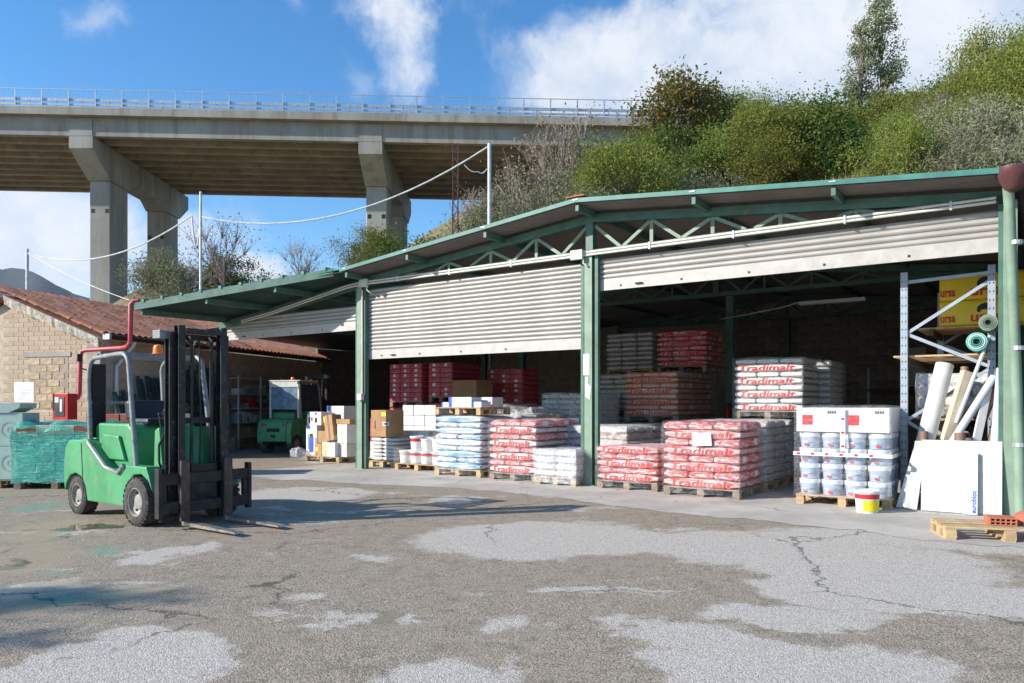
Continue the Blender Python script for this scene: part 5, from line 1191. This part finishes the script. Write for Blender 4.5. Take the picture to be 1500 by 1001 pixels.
# ================================================================== vegetation
def crown(name, K, nl, R3, leaf, mat, seed, sig=.28, bark='bark', trunk_h=.8, trunk_r=.08, twiggy=False, shape=None, aspect=2.0, limbs=True):
    rnd = random.Random(seed); root = empty(name)
    wood = MB(); lv, lf = [], []; cs = []
    while len(cs) < K:
        p = Vector((rnd.uniform(-1, 1), rnd.uniform(-1, 1), rnd.uniform(-.9, 1)))
        if p.length > 1 or p.length < .35 or (shape and not shape(p)): continue
        cs.append(Vector((p.x*R3[0], p.y*R3[1], p.z*R3[2]+trunk_h+R3[2]*.75)))
    top = Vector((rnd.uniform(-.1, .1), rnd.uniform(-.1, .1), trunk_h))
    wood.tube([(0, 0, -.3), (.03, .02, trunk_h*.5), top], trunk_r, 7, trunk_r*.7)
    for c in cs:
        st = top+Vector((0, 0, rnd.uniform(-.2, .5)*min(trunk_h, R3[2]))) if not shape else Vector((0, 0, max(.2, c.z*.75)))
        if limbs: mid = st.lerp(c, .5)+Vector((rnd.uniform(-.15, .15), rnd.uniform(-.15, .15), .12))*R3[0]; wood.tube([st, mid, c], trunk_r*.42, 4, trunk_r*.1)
        if twiggy:
            for _ in range(9):
                e = c+Vector((rnd.gauss(0, .4), rnd.gauss(0, .4), rnd.uniform(.1, .9)))*R3[0]*.45; wood.tube([c.lerp(st, .2), c.lerp(e, .5)+Vector((rnd.gauss(0, .04), rnd.gauss(0, .04), 0)), e], .012, 3, .004)
    per = nl//K
    for c in cs:
        s_ = sig*R3[0]*rnd.uniform(.7, 1.25)
        for _ in range(per):
            p = c+Vector((rnd.gauss(0, s_), rnd.gauss(0, s_), rnd.gauss(0, s_*.75)))
            if p.z < .03: p.z = rnd.uniform(.03, .3)
            n = Vector((rnd.gauss(0, 1), rnd.gauss(0, 1), rnd.gauss(.5, 1))).normalized(); t_ = n.orthogonal().normalized(); t_ = Matrix.Rotation(rnd.uniform(0, 6.28), 3, n) @ t_; b_ = n.cross(t_)
            L = leaf*rnd.uniform(.6, 1.4); w = L/aspect; i = len(lv)
            lv += [p-t_*L*.5, p+b_*w*.5, p+t_*L*.5+n*L*.12, p-b_*w*.5]; lf.append((i, i+1, i+2, i+3))
    wood.build('trunk', M[bark], root, smooth=True)
    me = bpy.data.meshes.new('crown'); me.from_pydata(lv, [], lf); me.materials.append(M[mat]); place('crown', me, root)
    return root
M['leaf_green'] = leafmat('leaf_green', (.15, .20, .045), (.26, .30, .07), (.33, .31, .08), .4)
M['leaf_dark'] = leafmat('leaf_dark', (.05, .09, .02), (.14, .19, .045), (.19, .20, .05), .35)
M['leaf_olive'] = leafmat('leaf_olive', (.15, .18, .09), (.32, .345, .21), (.26, .24, .12), .3)
M['leaf_dry'] = leafmat('leaf_dry', (.20, .17, .11), (.33, .28, .19), (.25, .19, .12), .25)
M['leaf_rust'] = leafmat('leaf_rust', (.13, .15, .035), (.26, .25, .06), (.30, .20, .07), .35)
M['straw'] = leafmat('straw', (.33, .26, .10), (.50, .42, .20), (.28, .27, .08), .3)
V = {
 'green': [crown('green_shrub', 40, 20000, (1.7, 1.7, 1.5), .085, 'leaf_green', 11+i, .20, trunk_h=.5) for i in range(3)],
 'dark': [crown('dark_shrub', 30, 11000, (1.6, 1.6, 1.3), .11, 'leaf_dark', 31+i, .20, trunk_h=.5) for i in range(2)],
 'olive': [crown('grey_shrub', 32, 8500, (1.4, 1.4, 1.0), .11, 'leaf_olive', 51+i, .25, trunk_h=.3, aspect=3, twiggy=True, bark='twig') for i in range(2)],
 'twig': [crown('bare_shrub', 26, 1900, (1.2, 1.2, 1.5), .09, 'leaf_dry', 71+i, .3, trunk_h=.3, twiggy=True, bark='twig') for i in range(2)],
 'baretree': [crown('bare_tree', 26, 900, (1.5, 1.5, 1.5), .09, 'leaf_dry', 81, .3, trunk_h=1.2, twiggy=True, bark='twig')],
 'round': [crown('broad_tree', 34, 9000, (1.9, 1.9, 1.7), .16, 'leaf_rust', 91, .2, trunk_h=1.7, trunk_r=.13)],
 'poplar': [crown('poplar_tree', 60, 7000, (.95, .95, 5.2), .17, 'leaf_olive', 95, .27, trunk_h=1.2, trunk_r=.14, shape=lambda p: (p.x**2+p.y**2) < (.95-.7*max(0, p.z))**2)],
}
used = set(); VN = {}
def plant(kind, px, Z, scale, label, cat='shrub', group=None, var=None, sz=1, dzv=0):
    lst = V[kind]; src = lst[(var if var is not None else VN.setdefault(kind, 0)) % len(lst)]; VN[kind] = VN.get(kind, 0)+1
    while terrain((px-HX)/F*Z, Z) < 2.5 and Z < 44: Z += .4
    X = (px-HX)/F*Z; g = max(terrain(X, Z), 0)
    o = src if id(src) not in used else copy_tree(src); used.add(id(src))
    o.location = (X, Z, g-.08+dzv); o.rotation_euler = (0, 0, random.uniform(0, 6.28)); k = scale*random.uniform(.92, 1.08); o.scale = (k, k, k*sz)
    tag(o, label, cat, group); return o
rv = random.Random(5)
# specimen trees
plant('round', 1000, 43, 1.3, 'broad tree with rusty leaves at the viaduct end', 'tree')
plant('poplar', 1262, 43, .92, 'slender tall poplar, the taller of two on the hill', 'tree', var=0)
plant('poplar', 1290, 43.5, 1.0, 'slender tall poplar close beside its twin on the hill', 'tree', var=0)
plant('baretree', 325, 33, 1.15, 'leafless tree behind the green canopy by the slim pole', 'tree')
plant('baretree', 440, 35, .75, 'small leafless tree above the canopy between the piers', 'tree')
# left bank behind the canopy
plant('olive', 245, 34.5, 1.2, 'pale grey-green shrub left of the slim pole', var=0); plant('olive', 278, 34, .95, 'small grey-green shrub at the foot of the slim pole', var=1)
plant('dark', 345, 34.5, .8, 'dark low shrub under the leafless tree', var=0)
plant('green', 535, 36, .9, 'yellowish shrub left of the middle pier foot', var=1); plant('twig', 480, 31, .6, 'thin bare shrub between canopy and middle pier')
plant('dark', 610, 34, 1.3, 'dark rounded shrub in front of the middle pier', var=1)
plant('olive', 680, 32, 1.4, 'tall grey-green shrub behind the rusty lattice pole', var=1, sz=1.25)
GT, GO, GG, GD = 'bare shrubs on the bank behind the ridge', 'grey-green shrubs along the roof edge', 'bright green shrubs on the hillside', 'dark green shrubs on the hillside'
for px, Z, k in ((735, 30, 1.25), (760, 33, 1.1), (790, 30, 1.3), (815, 34, 1.3), (840, 36, 1.2), (700, 33, 1.0), (770, 28, 1.0)): plant('twig', px, Z, k, 'bare twiggy shrub on the bank behind the warehouse ridge', group=GT, sz=1.2)
for px, Z, k in ((705, 31, 1.2), (735, 32.5, 1.2), (770, 31, 1.2), (805, 31, 1.3), (845, 30, 1.3), (885, 29, 1.2), (925, 28, 1.1), (1060, 27, .8), (1085, 26.5, .7), (655, 33, 1.1), (860, 34, 1.2)): plant('olive', px, Z, k, 'grey-green shrub along the edge of the warehouse roof', group=GO)
for px, Z, k in ((1440, 26, 1.1), (1490, 25, 1.2), (1395, 27.5, 1.1), (1530, 25, 1.2), (1460, 29, 1.3)): plant('olive', px, Z, k, 'large silvery shrub above the right end of the roof', group='silvery shrubs at the right of the hill')
def zone(px, Z):
    return ('high on the hill below the skyline' if Z > 39 else 'half way up the hill' if Z > 33 else 'low on the hill')+(' left of the dry grass' if px < 1080 else ' behind the dry grass' if px < 1330 else ' behind the silvery shrubs')
for i in range(80):
    Z = 28+15.5*(i/80)**.8; px = rv.uniform(900, 1560)
    if 1040 < px < 1310 and Z < 35.5: continue
    if px > 1370 and Z < 30: continue
    if 925 < px < 1075 and Z > 38: continue
    if px < 950 and Z > 32: continue
    if i % 5 == 2: plant('olive', px, Z, rv.uniform(.8, 1.3), 'grey-green bushy shrub '+zone(px, Z), group='grey-green shrubs among the bright ones')
    elif i % 7 == 3: plant('twig', px, Z, rv.uniform(.8, 1.2), 'bare twiggy shrub '+zone(px, Z), group='bare shrubs among the bright ones')
    else: plant('green', px, Z, rv.choice((.5, .7, .9, 1.1, 1.35)), 'bright green bushy shrub '+zone(px, Z), group=GG, sz=rv.uniform(.9, 1.35))
for px, Z, k in ((960, 34, 1.3), (1180, 37, 1.5), (1220, 36, 1.2), (1120, 40, 1.5), (1170, 42, 1.3), (1050, 38, 1.2), (1330, 42, 1.4), (1480, 42, 1.4), (905, 36, 1.2), (1400, 43, 1.3), (990, 40, 1.3)): plant('dark', px, Z, k, 'dark green bushy shrub '+zone(px, Z), group=GD)
# dry grass on the open slope
rg = random.Random(9); lv, lf = [], []
def tuft(X, Y, h):
    z = terrain(X, Y)-.03
    for _ in range(9):
        a = rg.uniform(0, 6.28); dx, dy = math.cos(a), math.sin(a); w = .018; l = h*rg.uniform(.5, 1.2); ln = rg.uniform(.05, .45)*l; x0, y0 = X+rg.gauss(0, .12), Y+rg.gauss(0, .12); i = len(lv)
        lv.extend([(x0-dy*w, y0+dx*w, z), (x0+dy*w, y0-dx*w, z), (x0+dx*ln*.5+dy*w*.7, y0+dy*ln*.5-dx*w*.7, z+l*.65), (x0+dx*ln, y0+dy*ln, z+l)]); lf.append((i, i+1, i+2, i+3))
for _ in range(7500):
    px = rg.uniform(940, 1540); Z = rg.uniform(24, 37); X = (px-HX)/F*Z
    if terrain(X, Z) > .5: tuft(X, Z, rg.uniform(.35, .8))
for _ in range(1600):
    px = rg.uniform(230, 960); Z = rg.uniform(26, 34); X = (px-HX)/F*Z
    if terrain(X, Z) > .5: tuft(X, Z, rg.uniform(.3, .6))
me = bpy.data.meshes.new('dry_grass'); me.from_pydata(lv, [], lf); me.materials.append(M['straw'])
tag(place('dry_grass', me), 'dry straw-coloured grass covering the open slope', 'grass', kind='stuff')

# two slim cypress-like trees added out of view to cast soft shadows into the yard
for (tx, ty), h, lab in (((-.7, 6.3), 7.4, 'slim shadow-casting tree added out of view left of the yard, the taller one'), ((-1.2, 5.25), 6.8, 'slim shadow-casting tree added out of view left of the yard, the shorter one')):
    o = copy_tree(V['poplar'][0]); k = h/10.9; L = h/math.tan(ELEV); o.location = (tx+SUN_DIR.x*L, ty+SUN_DIR.y*L, 0); o.scale = (k*1.0, k*1.0, k); o.rotation_euler = (0, 0, 1.0); tag(o, lab, 'tree', 'added shadow-casting trees left of the yard')

# the air between the yard and the far mountain
hz = bpy.data.materials.new('haze'); hz.use_nodes = True; nt = hz.node_tree; nt.nodes.clear()
pv = N(nt, 'ShaderNodeVolumePrincipled', {'Color': (.70, .82, 1.0, 1), 'Density': .0001, 'Anisotropy': .2})
nt.links.new(pv.outputs[0], N(nt, 'ShaderNodeOutputMaterial').inputs['Volume'])
mb = MB(); mb.box(-2700, 2700, -2700, 2700, -2.0, 360); tag(mb.build('haze', hz), 'thin pale blue haze over the valley', 'haze', kind='stuff')
